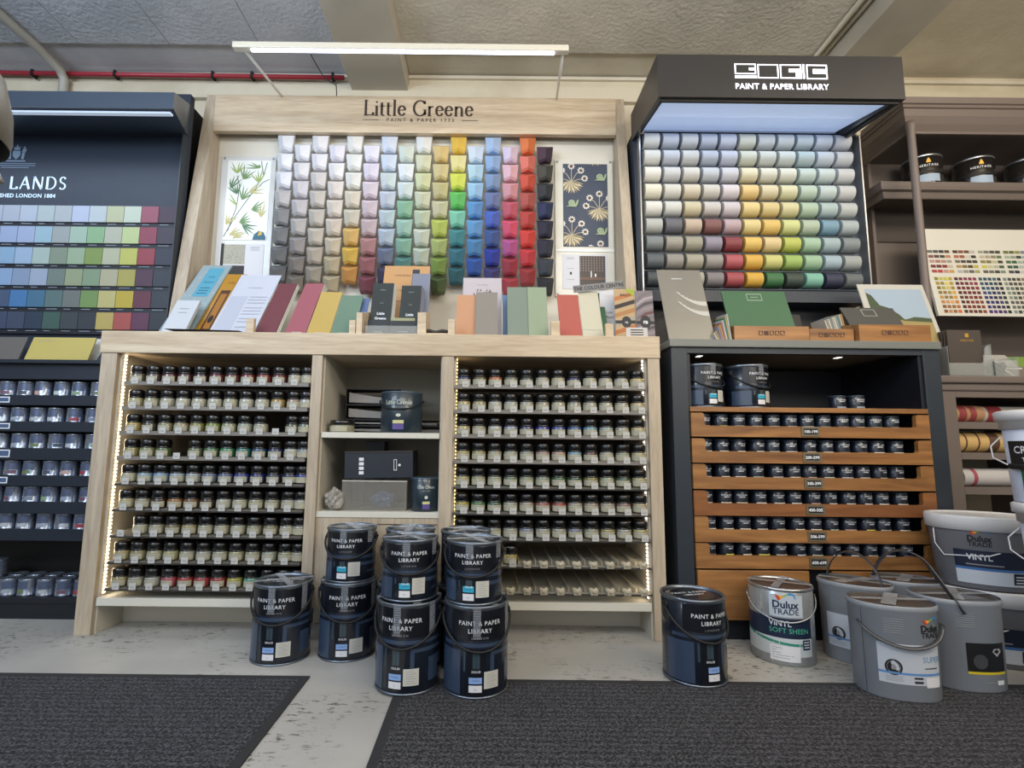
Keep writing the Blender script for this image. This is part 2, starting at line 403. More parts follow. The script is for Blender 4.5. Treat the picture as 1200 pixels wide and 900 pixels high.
dr=MB().box(-.627,-.172,1.968,1.985,.1,.419).build('cupboard_door',ASHV,lg,bevel=.001)
MB().box(-.667,-.127,2.115,2.13,0,.100).build('kick_board',INNER,lg)
MB().mat(mat('seam','#4a3c30',.8)).box(-.40,-.18,1.9665,1.968,.395,.398).build('door_gap',None,dr)
# LED strips
LEDM=mat('led_warm','#ffe9cc',.5,emit=5)
def ledstrip(x,nrm,label,lead):
    t=empty('led_strip',(x,1.992,.13),label,'light strip','led strips in the jar bays')
    MB().box(min(x,x+nrm*.002),max(x,x+nrm*.002),1.985,1.999,.13,1.022).build('strip_tape',mat('strip_tape','#e5d6b4',.5),t)
    mb=MB()
    z=.138
    while z<1.018:
        mb.box(min(x+nrm*.002,x+nrm*.006),max(x+nrm*.002,x+nrm*.006),1.987,1.997,z,z+.0065); z+=.0135
    mb.build('led_beads',lead,t)
    l=bpy.data.lights.new('strip_glow','AREA'); l.shape='RECTANGLE'; l.size=.85; l.size_y=.012; l.energy=.75; l.color=(1,.80,.52)
    o=bpy.data.objects.new('strip_glow',l); COL.objects.link(o); o.location=(x+nrm*.012,1.99,.57)
    o.rotation_euler=Vector((nrm,.35,0)).to_track_quat('-Z','Y').to_euler()
    # long side must be vertical
    q=Vector((nrm,.45,0)).normalized(); zz=-q; yy=Vector((0,0,1)).cross(zz).normalized(); xx=yy.cross(zz).normalized()
    o.matrix_world=Matrix(((xx.x,yy.x,zz.x,x+nrm*.012),(xx.y,yy.y,zz.y,1.99),(xx.z,yy.z,zz.z,.57),(0,0,0,1)))
ledstrip(-1.404,1,'warm white LED strip down the far left panel of the oak cabinet',LEDM)
ledstrip(-.121,1,'thin LED strip on the divider left of the right-hand jar bay',mat('led_yellow','#ffdf9a',.5,emit=2.2))
ledstrip(.603,-1,'bright LED strip down the right end panel of the oak cabinet',mat('led_white','#fff3ec',.5,emit=3.2))
# ------------------------------------------------------------------ sample jars in acrylic trays
JW=.0602
def make_jar():
    mb=MB().lathe([(.021,0),(.0248,.003),(.0262,.008),(.0262,.029),(.0248,.0335),(.0228,.035)],20)
    j=mb.build('sample_jar',objcol('jar_paint',.22,.6)); tag(j,'x','jar')
    MB().lathe([(.0240,.0340),(.0264,.0352),(.0264,.0370),(.0256,.0378),(.0256,.0405),(.0264,.0412),(.0264,.0580),(.0245,.0635),(.019,.0660),(.018,.0650)],20).build('lid',BLACK,j)
    mb=MB(); f=cyl(.0266); mb.mat(objcol('jar_label',.55)); mb.mats=[mat('jar_label_cream','#a9a58e',.5)]
    mb.rect(-.038,.028,.004,.0245,f,8,1)
    mb.mat(INKG); f2=cyl(.0268); mb.rect(-.026,.010,.0185,.0198,f2,4,1); mb.rect(-.020,.004,.0155,.0165,f2,4,1)
    mb.build('label',None,j)
    return j
JK=Kind(make_jar())
SPOUT=clear('spout_plastic','#c9c0aa',.6,.15)
TAGM=mat('tag_card','#b7b6b0',.6)
def tray(x0,x1,n,z,label,clearfront=False):
    t=empty('jar_tray',((x0+x1)/2,1.975,z),label,'tray','acrylic jar trays')
    TILT=.06
    mb=MB()
    mb.hexa([(x0,1.955,z-.011),(x1,1.955,z-.011),(x1,2.24,z-.011+.285*TILT),(x0,2.24,z-.011+.285*TILT)],[(x0,1.955,z-.002),(x1,1.955,z-.002),(x1,2.24,z-.002+.285*TILT),(x0,2.24,z-.002+.285*TILT)])
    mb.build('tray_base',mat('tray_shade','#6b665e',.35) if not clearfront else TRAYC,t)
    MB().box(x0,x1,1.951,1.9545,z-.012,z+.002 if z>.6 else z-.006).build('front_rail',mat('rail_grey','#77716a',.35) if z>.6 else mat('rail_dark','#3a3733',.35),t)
    return t
def tags(t,x0,n,z,skip=()):
    for i in range(n):
        x=x0+JW*(i+.5)+.008
        if i in skip: continue
        MB().mat(TAGM).box(x-.0125,x+.0125,1.9485,1.9505,z-.007,z+.0165).mat(INKG).rect(x-.006,x+.006,z+.001,z+.004,plane(0,1.948,0)).build('price_tag',None,t)
ZR=[.914,.8205,.7275,.634,.5405,.447,.3535,.260,.167]
L_=[ '6f6450 5a4245 6a2530 5c2430 401c26 7a2436 6f2228 8a2028 9a3024 7a2824 c9c0a8 c9c0a8',
 'cfc080 b9b58a c9c6a8 cfccb4 c9c7a6 cfceb8 c2c19a d4d3c2 cfcab0 c09a30 b89c84 cfcec4',
 'cbaa30 4a4030 a39a68 b8a878 94902c 88a028 a8ac84 b0bca8 b0b09a - 4a5a40 7a8a78',
 'b0a050 a0a468 5a7a40 - 70805a 5a8a5a 2f9a68 2a9088 205a88 1c2e70 ccd0c4 98a4a8',
 'cfc8a4 9ac0d0 8ab4dc b0c4d0 b4bcc4 7484a8 5a6aa0 2c40a8 182480 2c345a 202a60 1c2c98',
 'd0c080 b0a88c 503020 b87420 8a5c28 4a2c20 ccccb8 c4c4a0 b8b88c a8a888 b8b8a4 c4c4b0',
 '- c8c0a0 b8b08c 8a7a50 b8a868 c0c09c c0bc98 c4c4a4 a8a880 9a9468 c0c0a8 b8b4a0',
 'c8b468 b0a46c c0bc90 c4bc78 c0bca0 bcc0ac b8bc9c c0bc84 b8b490 b0b8a4 b4b488 b8b49c',
 'c0b070 b8b4a0 c0c0b4 d0485c c82420 c42838 c02020 c8c41c 60b898 5a9a8a c0c4b8 c0b8a0']
R_=[ '2a3070 70603c c86a20 848478 3a4438 b8b49c c0b88c 28306a c4c0a0 b8b49c b8b8a4 d8c070',
 'c8b060 b4a46c c4c4bc b8bcb4 b0b0a0 a49c84 bcb894 a8a898 b4b09c b8b8a0 b4b098 d0bc78',
 'c8b068 b0a888 c8ccc8 9aa4c0 26306c 1c28a0 2040a8 205ca8 6ab0c8 a0b4b0 b0b09c d0c080',
 'c4b460 b4ac64 b8b090 b8b8a0 a8ac9c c09a90 c8a08c 78b0cc 603a34 b8b8a0 9aa488 c8bc80',
 'c4b874 b0b080 a8b090 6a8060 98a078 9aa890 2c6a34 305a34 9a8c3c b0b890 3c6040 c4bc80',
 'c0b020 508a50 40684c b4b8a0 b8a894 b86458 b02c24 b8b0a0 b49c84 b8b09c 9a7068 c4b484',
 'b4ac70 a8a884 a8ac90 b8b8a4 8c94b0 b8b8a8 b4b49c 8088a4 a8a88c b4a460 b4b4a0 c8bc70',
 '- - - c8b040 - - - - - - - -',
 '- - - - - - - - - - - -']
def jarc(h):
    r=rgb(h); m=sum(r[:3])/3
    return tuple((.8*c+.2*m)*.55+.004 for c in r[:3])+(1,)
def bay(rows,x0,side,back_from):
    for r,row in enumerate(rows):
        z=ZR[r]; cols=row.split(); x1=x0+JW*12
        x1c=min(x1,-.675) if side=='left' else min(x1,.602)
        empt=[i for i,c in enumerate(cols) if c=='-']
        few=len(empt)>6
        t=tray(x0-.004 if side=='left' else x0-.002,x1c,12,z,'clear acrylic tray holding the %s row of jars in the %s bay'%(ordn(r+1),side) if not few else
               ('almost empty' if r==7 else 'empty bottom')+' acrylic tray with rounded spouts in the right bay',few)
        last=12 if side=='right' else 12
        if few:
            for i in range(12):
                xc=x0+JW*(i+.5)
                if xc+.02>x1c+.01: continue
                mb=MB()
                if i: mb.box(xc-JW/2-.001,xc-JW/2+.001,1.955,2.235,z,z+.018)
                if cols[i]=='-':
                    mb.tube([(xc-.010,1.972,z+.007),(xc-.008,1.952,z+.006),(xc,1.944,z+.005),(xc+.008,1.952,z+.006),(xc+.010,1.972,z+.007)],.0085,8)
                    mb.box(xc-.013,xc+.013,1.945,1.949,z-.009,z+.012)
                if mb.v: mb.build('spout',SPOUT,t)
            tags(t,x0,12,z,[i for i in range(12) if cols[i]=='-'])
        else:
            tags(t,x0,12 if side=='right' else 11,z)
        for i,c in enumerate(cols):
            if c=='-': continue
            x=x0+JW*(i+.5)
            if side=='left' and i==11: x-=.012
            JK.put((x,1.9815,z),'black-lidded jar of %s paint, %s from left, %s row, %s bay'%(cname(c),ordn(i+1),ordn(r+1) if r<8 else 'bottom',side),
                   'sample jars in the oak cabinet',random.uniform(-.25,.25),jarc(c))
            if r>=back_from and not few and not (side=='left' and i==11):
                JK.put((x+random.uniform(-.004,.004),1.9815+.056,z+.0015),'black-lidded jar standing behind the %s jar of the %s row, %s bay'%(ordn(i+1),ordn(r+1) if r<8 else 'bottom',side),
                   'sample jars in the second rank',random.uniform(-.4,.4),jarc(random.choice(cols).replace('-','b8b4a0')))
bay(L_,-1.368,'left',4)
bay(R_,-.1195,'right',4)
# ------------------------------------------------------------------ LITTLE GREENE upper display
ug=empty('wall_display',(-.38,2.25,1.11),'pale oak upright display frame above the worktop with a lettered header board','display')
for x0,x1 in ((-1.425,-1.37),(.625,.672)):
    MB().prismx([(2.25,1.11),(2.58,1.11),(2.58,2.43),(2.425,2.43)],x0,x1).build('upright',ASHV,ug,bevel=.0015)
hb=MB().box(-1.37,.625,2.40,2.43,2.22,2.415).build('header_board',ASH,ug,bevel=.004)
bb=MB().box(-1.37,.625,2.475,2.49,1.11,2.41).build('back_board',BOARD,ug)
MB().box(-1.37,.625,2.43,2.475,2.40,2.415).build('top_rail',ASH,ug)
mb=MB(); f=plane(0,2.3985,0)
DK=mat('header_ink','#3c2c24',.5); mb.mat(DK)
serif_text(mb,'Little Greene',.081,-.628,2.310,f,thick=.15,thin=.055,track=.142)
w=serif_text(MB(),'Little Greene',.080,0,0,f,track=.115)
mb.text('PAINT & PAPER 1773',.026,-.345,2.2785,f,sp=1.45)
mb.fl([(-.63,2.286),(-.55,2.286),(-.55,2.2885),(-.63,2.2885)],f); mb.fl([(-.14,2.286),(-.06,2.286),(-.06,2.2885),(-.14,2.2885)],f)
mb.build('lettering',None,hb)
print('SERIF W',w)
# tapered blocks
BL=['f0f2f8 f2f4fa eef0fa c6c3c4 8f9094 7d7f84 6f7175 66686c','f0f0f6 e9e6ea d9d5dc cdc8cc c2bebc a09a9a 87807c 7c746a',
'f2f1f4 eceaf0 d8d2cf cfc9c0 cbc4b9 cbc2b4 bdb2a3 a39a8c','ece8f4 efedee e6ddd8 e4dad0 ddd0c2 d2c5ae c0b393 b3a585',
'f2f1ec eff0ea ecebe4 e0d6c2 d6cfbc e3b95f e2ba38 cd9038','eeebf6 e6dcec e2d2dc d9c6cf d0b9be b98386 a2616a 803f50',
'dfe7f7 d3dff0 cfdcdd c8d0e0 c0d3da b8c8da 6c7896 3b3a5c','d8e2d4 eaf0f6 d8e4e4 8ec1a0 a4cdbd 86b8a0 4f8a84 3c6c68',
'f0f1ef dcdcba d8dcaa d3d6b8 c8d2b4 d0d6c4 c2ccb8 9aa890','e0c27a d8c68c cdbf88 d3cba4 c3cf52 b0bd6c 7e9a3c 4a5c2c',
'f2c322 f1e494 e3ea3c 62cc5c 7fd4b4 3a8f94 2c7688 246068','d6e6f8 b6dcee 9fcdf0 5a9ad8 62a4dc 4a8cc0 2458b0 2a4a80',
'a9c8ee 8fb2de 7e9cc4 6d7fb0 4468cc 3a5c9c 1c38a8 3c3a78','e3cfe6 f0bcc8 e09ba4 d2586c e84c70 c25296 a82c40 b03440',
'f07a28 ee7660 dc4a28 c05548 cc4234 e83828 d83038 a83034','4a2f44 4a4a40 2c3438 22325c 272b42 2d3346 3c4550 2a2e34']
def paintc(h):
    r=rgb(h); m=(r[0]+r[1]+r[2])/3
    return tuple((.88*c+.12*m)*.74+.008 for c in r[:3])+(1,)
def make_block():
    mb=MB(); Y=.045; k=.72
    vs=[]
    for w,sd,rg,z in ((.0270,-.010,-.036,-.0455),(.0325,-.016,-.048,-.036)): vs+=[(-w,0,z),(-w,sd,z),(0,rg,z),(w,sd,z),(w,0,z)]
    zb=.047; w=.0395; sd=-.022; rg=-.060
    vs+=[(-w,0,zb),(-w,sd,zb+k*sd),(0,rg,zb+k*rg),(w,sd,zb+k*sd),(w,0,zb)]
    fs=[(4,3,2,1,0)]
    for j in range(2):
        for i in range(4): a=j*5+i; fs.append((a,a+1,a+6,a+5))
    fs.append((10,11,12,13,14)); fs.append((0,5,10,14,9,4))
    mb.add(vs,fs); mb.box(-.006,.006,0,Y+.0,-.01,.01)
    return mb.build('colour_block',objcol('block_paint',.55))
bk=make_block(); tag(bk,'x','colour block'); BKK=Kind(bk)
for c in range(16):
    for r,h in enumerate(BL[c].split()):
        x=-1.009+c*.0855; z=2.172-r*.0963-(.0475 if c%2 else 0)
        BKK.put((x,2.43,z),'%s tapered block on oak display, %s column from left, %s from top'%(cname(h),ordn(c+1),ordn(r+1)),'tapered colour blocks',0,paintc(h))
# wallpaper sample panels
def leafpoly(x,y,a,L,w):
    pts=[]; n=6
    for i in range(n+1):
        t=i/n; pts.append((t*L,w*math.sin(PI*t**.8)/2))
    for i in range(n-1,0,-1):
        t=i/n; pts.append((t*L,-w*math.sin(PI*t**.8)/2))
    ca,sa=math.cos(a),math.sin(a)
    return [(x+u*ca-v*sa,y+u*sa+v*ca) for u,v in pts]
def strokep(pts,w):
    out=[]
    for (a,b),(c,d) in zip(pts,pts[1:]):
        l=math.hypot(c-a,d-b); nx,ny=-(d-b)/l*w/2,(c-a)/l*w/2
        out.append([(a-nx,b-ny),(c-nx,d-ny),(c+nx,d+ny),(a+nx,b+ny)])
    return out
YP=2.4735
pl=empty('framed_wallpaper',(-1.2,2.475,1.5),'clear-fronted panel with bamboo leaf wallpaper sample, left of the colour blocks','wallpaper panel','wallpaper sample panels')
PNL=mat('panel_backing','#c9c9c6',.35,coat=.3)
MB().box(-1.345,-1.072,2.462,2.4745,1.42,2.125).build('backing',PNL,pl,bevel=.002)
mb=MB().mat(mat('paper_offwhite','#e6e8e4',.6)).box(-1.311,-1.095,2.4595,2.4618,1.683,2.100)
rs=random.Random(3)
layer=[2.4592]
def f(u,v): return (u,layer[0],v)
LG1,LG2,LG3,LY=[mat('leaf%d'%i,h,.6) for i,h in enumerate(('#6f8f5c','#9aac66','#567a58','#bcb67c'))]
STM=mat('stem','#5a6a60',.6)
mb.mat(STM)
stems=[[(-1.308,1.70),(-1.26,1.80),(-1.18,1.93),(-1.13,2.02),(-1.115,2.09)],[(-1.29,1.73),(-1.255,1.85),(-1.245,1.96),(-1.262,2.02)],[(-1.175,1.935),(-1.13,1.985),(-1.10,2.0)],[(-1.13,2.02),(-1.145,2.098)]]
for s in stems:
    for q in strokep(s,.004): mb.fl(q,f)
layer[0]=2.4588
for (x,y,a0,n,m) in ((-1.262,2.03,1.6,6,LG2),(-1.23,2.0,1.1,6,LG1),(-1.15,2.06,2.4,6,LG1),(-1.15,1.98,1.7,5,LG2),(-1.255,1.92,1.9,5,LG3),(-1.23,1.89,1.2,5,LG1),(-1.25,1.86,2.6,4,LG2),(-1.18,1.84,.3,5,LG1),(-1.235,1.775,.2,6,LG1),(-1.22,1.76,-.5,4,LG3),(-1.29,1.95,1.2,4,LG3),(-1.20,1.93,.4,4,LY),(-1.28,1.71,.2,5,LY),(-1.13,1.80,1.5,4,LY),(-1.30,1.76,1.1,4,LY),(-1.26,1.695,.1,5,LY)):
    mb.mat(m)
    for i in range(n):
        a=a0+(i-(n-1)/2)*.30; L=rs.uniform(.05,.085)
        if x+L*math.cos(a)>-1.098: L=max(.01,(-1.098-x)/max(.1,math.cos(a)))
        if y+L*math.sin(a)>2.098: L=.02
        if y+L*math.sin(a)<1.686: L=.01
        if x+L*math.cos(a)<-1.309: L=.01
        mb.fl(leafpoly(x,y,a,L,.0070),f)
        layer[0]-=.00001
mb.mat(mat('bird','#35647a',.6)); mb.fl([(-1.165,1.685),(-1.10,1.685),(-1.10,1.70),(-1.112,1.725),(-1.135,1.732),(-1.158,1.712)],f)
mb.mat(mat('birdy','#c9a83a',.6)); layer[0]-=.0002; mb.fl([(-1.14,1.705),(-1.12,1.71),(-1.118,1.728),(-1.132,1.73)],f)
mb.build('wallpaper_swatch',None,pl)
mb=MB().mat(PAPER).box(-1.322,-1.105,2.4595,2.4618,1.43,1.665)
f=plane(0,2.4588,0)
mb.mat(mat('pebble','#a8a596',.7)).rect(-1.30,-1.195,1.56,1.66,f)
mb.mat(INK)
for i in range(90):
    x=rs.uniform(-1.298,-1.2);y=rs.uniform(1.563,1.657); mb.fl([(x,y),(x+.003,y+.001),(x+.002,y+.004)],plane(0,2.4585,0))
mb.rect(-1.315,-1.30,1.50,1.665,f); mb.rect(-1.30,-1.195,1.50,1.553,f)
mb.mat(INKG)
for i in range(4): mb.rect(-1.17,-1.125,1.648-i*.006,1.6495-i*.006,f)
mb.build('information_card',None,pl)
def screws(par,pts,y):
    for x,z in pts: MB().lathe([(.006,0),(.006,.003),(.003,.005)],12).build('fixing_screw',SILVER,par,world=False).matrix_basis=Matrix.Translation(Vector((x,y,z))-wl(par))@Matrix.Rotation(PI/2,4,'X')
screws(pl,((-1.33,2.112),(-1.085,2.112)),2.462)
pr=empty('framed_wallpaper',(.47,2.475,1.4),'clear-fronted panel with navy daisy and snail wallpaper, right of the colour blocks','wallpaper panel','wallpaper sample panels')
MB().box(.328,.618,2.462,2.4745,1.415,2.125).build('backing',mat('panel_backing2','#d6d3c6',.35,coat=.3),pr,bevel=.002)
mb=MB().mat(mat('wallpaper_navy','#3f4757',.6)).box(.368,.590,2.4595,2.4618,1.668,2.100)
layer[0]=2.4593
f=lambda u,v:(u,layer[0],v)
FAN=mat('fan','#cbbd9d',.6); FAN2=mat('fan_shade','#8f8468',.6); DAI=mat('daisy','#ece6dc',.6); DC=mat('daisy_c','#7a5a3a',.6); SN=mat('snail','#9aa886',.6); SN2=mat('snail2','#7c8c6a',.6)
X0,X1,Z0,Z1=.369,.589,1.669,2.099
def clipadd(poly):
    def cl(P,ax,val,sg):
        out=[]
        for i in range(len(P)):
            a,b=P[i],P[(i+1)%len(P)]; ia=sg*(a[ax]-val)>=0; ib=sg*(b[ax]-val)>=0
            if ia: out.append(a)
            if ia!=ib:
                t=(val-a[ax])/(b[ax]-a[ax]); out.append((a[0]+t*(b[0]-a[0]),a[1]+t*(b[1]-a[1])))
        return out
    for ax,val,sg in ((0,X0,1),(0,X1,-1),(1,Z0,1),(1,Z1,-1)):
        poly=cl(poly,ax,val,sg)
        if len(poly)<3: return
    mb.fl(poly,f)
def disc(x,y,r,n=10): return [(x+r*math.cos(2*PI*i/n),y+r*math.sin(2*PI*i/n)) for i in range(n)]
def fan(x,y):
    for dx,dy in ((0,.082),(.048,.06),(.066,.018),(-.048,.06),(-.066,.018)):
        mb.mat(FAN)
        for q in strokep([(x,y),(x+dx*.5,y+dy*.7),(x+dx,y+dy)],.0025): clipadd(q)
    for i in range(13):
        a=PI+ (i+.5)*PI/13; layer[0]-=.00002
        a=-PI/2+(i-6)*.23
        mb.mat(FAN if i%2 else FAN2); layer[0]-=.00003; clipadd(leafpoly(x,y,a,.064,.0135))
    layer[0]-=.0001
    for dx,dy in ((0,.082),(.048,.06),(.066,.018),(-.048,.06),(-.066,.018)):
        mb.mat(DAI)
        for k in range(9):
            clipadd(leafpoly(x+dx,y+dy,2*PI*k/9,.019,.009))
        mb.mat(DC); layer[0]-=.0001; clipadd(disc(x+dx,y+dy,.0045)); layer[0]+=.0001
def snail(x,y):
    mb.mat(SN); clipadd([(x-.032,y-.018),(x+.02,y-.02),(x+.03,y+.0),(x+.032,y+.018),(x+.024,y+.014),(x+.018,y-.004),(x,y-.006),(x-.012,y-.012)])
    layer[0]-=.0001; clipadd(disc(x-.002,y,.017,14)); mb.mat(SN2); layer[0]-=.0001; clipadd(disc(x-.002,y,.009)); mb.mat(SN); layer[0]-=.0001; clipadd(disc(x-.001,y-.001,.006)); layer[0]+=.0003
for x,y in ((.410,2.005),(.548,1.860),(.410,1.725),(.53,2.15),(.55,1.60)): fan(x,y)
for x,y in ((.553,2.030),(.412,1.892),(.553,1.748)): snail(x,y)
mb.build('wallpaper_swatch',None,pr)
mb=MB().mat(PAPER).box(.362,.582,2.4595,2.4618,1.452,1.628)
f=plane(0,2.4588,0); mb.mat(mat('photo_dark','#4a403c',.5)).rect(.446,.572,1.462,1.62,f)
mb.mat(mat('photo_mid','#7b7068',.5)); f=plane(0,2.4584,0)
for i in range(9):
    for j in range(6): mb.fl([(.449+i*.0135,1.54+j*.0128),(.4545+i*.0135,1.546+j*.0128),(.449+i*.0135+.0,1.5525+j*.0128),(.4495+i*.0135-.0025,1.546+j*.0128)],f)
mb.mat(mat('photo_brown','#6b5042',.5)).rect(.448,.571,1.50,1.512,f); mb.mat(WHITE).rect(.50,.505,1.512,1.545,f).rect(.52,.527,1.515,1.53,f)
mb.mat(INKG)
for z in (1.61,1.604,1.555,1.50): mb.rect(.385,.42,z,z+.0015,f)
mb.mat(INK).rect(.398,.408,1.525,1.538,f)
mb.build('information_card',None,pr)
MB().box(.330,.616,2.4585,2.4618,1.642,1.654).build('clear_ledge',WHITE,pr)
screws(pr,((.34,2.112),(.606,2.112),(.34,1.43)),2.462)
# ------------------------------------------------------------------ navy paint tins
NB=mat('tin_navy','#171e2b',.28,coat=.35); NB2=mat('tin_slate','#36455b',.3,coat=.3); NB3=mat('tin_slate_teal','#35464f',.3,coat=.3); NBK=mat('tin_label_black','#0d1119',.3,coat=.3)
STK=mat('sticker_white','#dcdce0',.5); STB=mat('sticker_blue','#86a8dc',.5); STC=mat('sticker_cyan','#2ea4c4',.5); STG=mat('sticker_cream','#c4c3bb',.6)
RIM=mat('rim_metal','#7c8590',.35,metal=.85)
def ppl_tin(r,h,cyan,tape=True,name='paint_tin',solo=False):
    o=empty(name,(0,0,0),'x','paint tin')
    MB().lathe([(r-.003,.002),(r-.001,.004),(r-.001,h-.010),(r-.003,h-.008)],48).build('body',NB,o)
    mb=MB().lathe([(r-.004,0),(r+.001,.0),(r+.001,.005),(r-.002,.006)],48,capt=False); mb.build('bottom_rim',RIM,o)
    MB().lathe([(r-.002,h-.012),(r+.001,h-.010),(r+.002,h-.003),(r+.0005,h),(r-.004,h),(r-.006,h-.006)],48,capb=False,capt=False).build('top_rim',RIM,o)
    mb=MB().lathe([(r-.006,h-.009),(r-.006,h-.006),(r-.016,h-.006),(r-.018,h-.004),(r-.03,h-.004)],48); l=mb.build('lid',NBK,o)
    mb=MB().mat(NB2)
    up=lambda u,v:(u,v,h-.0036)
    n=36; rr=r*.66
    for i in range(n):
        a,b=2*PI*i/n,2*PI*(i+1)/n; mb.fl([(rr*math.cos(a),rr*math.sin(a)),(rr*math.cos(b),rr*math.sin(b)),((rr-.002)*math.cos(b),(rr-.002)*math.sin(b)),((rr-.002)*math.cos(a),(rr-.002)*math.sin(a))],up)
    mb.mat(WINK).text('PAINT & PAPER',.0185*r/.0925,0,.006,up).text('LIBRARY',.0185*r/.0925,0,-.018,up)
    mb.build('lid_print',None,l)
    # printed wrap: black band on top, slate bars, swatch stickers
    k=r/.0925; q=h/.24
    wr=MB(); f0=cyl(r-.0004); f1=cyl(r+.0001); f2=cyl(r+.0006)
    wr.mat(NBK).rect(-.085*k,.085*k,.150*q if not cyan else .094,h-.012,f0,16,1)
    wr.mat(NB2)
    def R(x0,x1,y0,y1,f=f0): wr.rect(x0*k,x1*k,y0,y1,f,max(1,int(abs(x1-x0)/.012)),1)
    b=.145*q if not cyan else .088
    wr.mat(NB2); R(-.12,.14,b-.012,b-.002)
    wr.mat(NB3); R(-.046,-.040,.07*q,b-.022); 
    wr.mat(NB2); R(-.14,-.055,.01,b-.022); R(.030,.14,b-.034,b-.024); R(.030,.042,.06,b-.034); R(.085,.13,.03,b-.052)
    wr.mat(NBK); R(-.036,.016,.008,b-.016)
    wr.mat(NB3); R(-.020,.0,.078*q,b-.02,f1)
    wr.mat(WINK)
    s=.0168*k
    ty=h-.050 if not cyan else h-.042
    wr.text('PAINT & PAPER',s,0,ty,f2,sp=1.1).text('LIBRARY',s,0,ty-.020*k,f2,sp=1.1)
    wr.mat(INKG).text('LONDON',s*.5,0,ty-.036*k,f2,sp=1.5)
    wr.mat(WINK).text('SOLID',.0080*k,-.010*k,.068*q,f2,sp=1.2,bold=.02)
    wr.build('printed_wrap',None,o)
    y0=.018 if not cyan else .014
    SO=.042*k if solo else .030*k
    mb=MB().mat(STC if cyan else STB).rect(-.060*k+SO,-.024*k+SO,y0+.022,y0+.038,f2,4,1); f3=cyl(r+.0010)
    mb.mat(INK).text('COLOUR',.005*k,-.042*k+SO,y0+.0285,f3); mb.build('colour_sticker',None,o)
    MB().mat(STK).rect(-.060*k+SO,-.024*k+SO,y0,y0+.018,f2,4,1).mat(INKG).text('5L' if not cyan else '2.5L',.006*k,-.042*k+SO,y0+.006,f3).build('size_sticker',None,o)
    if not solo:
     mb=MB().mat(STG).rect(-.018*k+SO,.026*k+SO,y0+.008,y0+.052,f2,4,1).mat(INKG)
     for i in range(6): mb.rect(-.010*k+SO,(.012+.006*(i%2))*k+SO,y0+.044-i*.006,y0+.045-i*.006,f3,3,1)
     mb.build('square_sticker',None,o)
    # bail handle hanging in front, with its two ears
    pts=[]
    ze=h-.030
    for i in range(25):
        a=-PI/2*1.03+PI*1.03*i/24
        pts.append(((r+.005)*math.sin(a),-(r+.005)*math.cos(a),ze-.088*(q if not cyan else .72)*max(0,math.cos(a))**.9))
    MB().tube(pts,.0035,8).build('bail_handle',BLACKM,o)
    for sx in (-1,1):
        e=MB().lathe([(.012,0),(.012,.003),(.006,.005)],16); ob=e.build('handle_ear',BLACKM,o,world=False)
        ob.matrix_basis=Matrix.Translation((sx*(r-.001),0,ze))@Matrix.Rotation(sx*PI/2,4,'Y')
    if tape:
        up=lambda u,v:(u,v,h+.0012)
        mb=MB()
        for an in (.35,-1.05):
            c,s_=math.cos(an),math.sin(an); L=r+.0015
            mb.fl([(-L*c-.011*-s_,-L*s_-.011*c),(-L*c+.011*-s_,-L*s_+.011*c),(L*c+.011*-s_,L*s_+.011*c),(L*c-.011*-s_,L*s_-.011*c)][::-1],up)
        f4=cyl(r+.0024); ax=math.sin(-(PI/2+1.05)+PI)*0+.0
        for ua in (-.10*r,1.05*r):
            mb.rect(ua-.011,ua+.011,h-.085*q*(.75 if cyan else 1),h+.0012,f4,2,1)
            mb.mat(TAPE)
        mb.mats=[TAPE]; mb.m=[0]*len(mb.m)
        ln=MB()
        f5=cyl(r+.0028); ln.mat(mat('tape_crease','#8f98a4',.5))
        for ua in (-.10*r,1.05*r):
            for i in range(15):
                zz=h-.012-i*.0045
                if zz<h-.083*q*(.75 if cyan else 1): break
                ln.rect(ua-.010,ua+.010,zz,zz+.0011,f5,2,1)
        tp=mb.build('packing_tape',None,o); ln.build('tape_crease',None,tp)
    return o
MT=.005
BIG=ppl_tin(.0925,.24,False); KB=Kind(BIG)
SMALL=ppl_tin(.0815,.170,True); KS=Kind(SMALL)
dg=lambda a:math.radians(a)
N1='large navy paint tin with taped lid, '
KB.put((-.668,1.80,0),N1+'standing alone left of the stacks',"large navy tins",dg(4))
KB.put((-.460,1.835,0),N1+'under the leftmost two-tin stack',"large navy tins",dg(11))
KB.put((-.223,1.605,MT),N1+'bottom of the left stack on the mat edge',"large navy tins",dg(-7))
KB.put((-.025,1.590,MT),N1+'bottom of the right stack on the mat edge',"large navy tins",dg(8))
KB.put((-.262,1.797,0),N1+'rear stack, behind the left front stack',"large navy tins",dg(20))
KB.put((-.062,1.782,0),N1+'rear stack, behind the right front stack',"large navy tins",dg(-20))
N2='smaller navy tin with cyan sticker, '
KS.put((-.455,1.825,.2415),N2+'on top of the leftmost two-tin stack','small navy tins',dg(0))
KS.put((-.225,1.605,.2465),N2+'on top of the left front stack','small navy tins',dg(6))
KS.put((-.032,1.580,.2465),N2+'on top of the right front stack','small navy tins',dg(-3))
KS.put((-.252,1.800,.2415),N2+'topping the rear stack behind the left one','small navy tins',dg(-30))
KS.put((-.066,1.775,.2415),N2+'topping the rear stack behind the right one','small navy tins',dg(35))
E1=ppl_tin(.0925,.24,False,tape=False,solo=True); E1.location=(.638,1.672,MT); E1.rotation_euler=(0,0,dg(14)); E1['label']='five litre navy tin without tape, alone on the mat before the dark cabinet'; E1['group']='large navy tins'
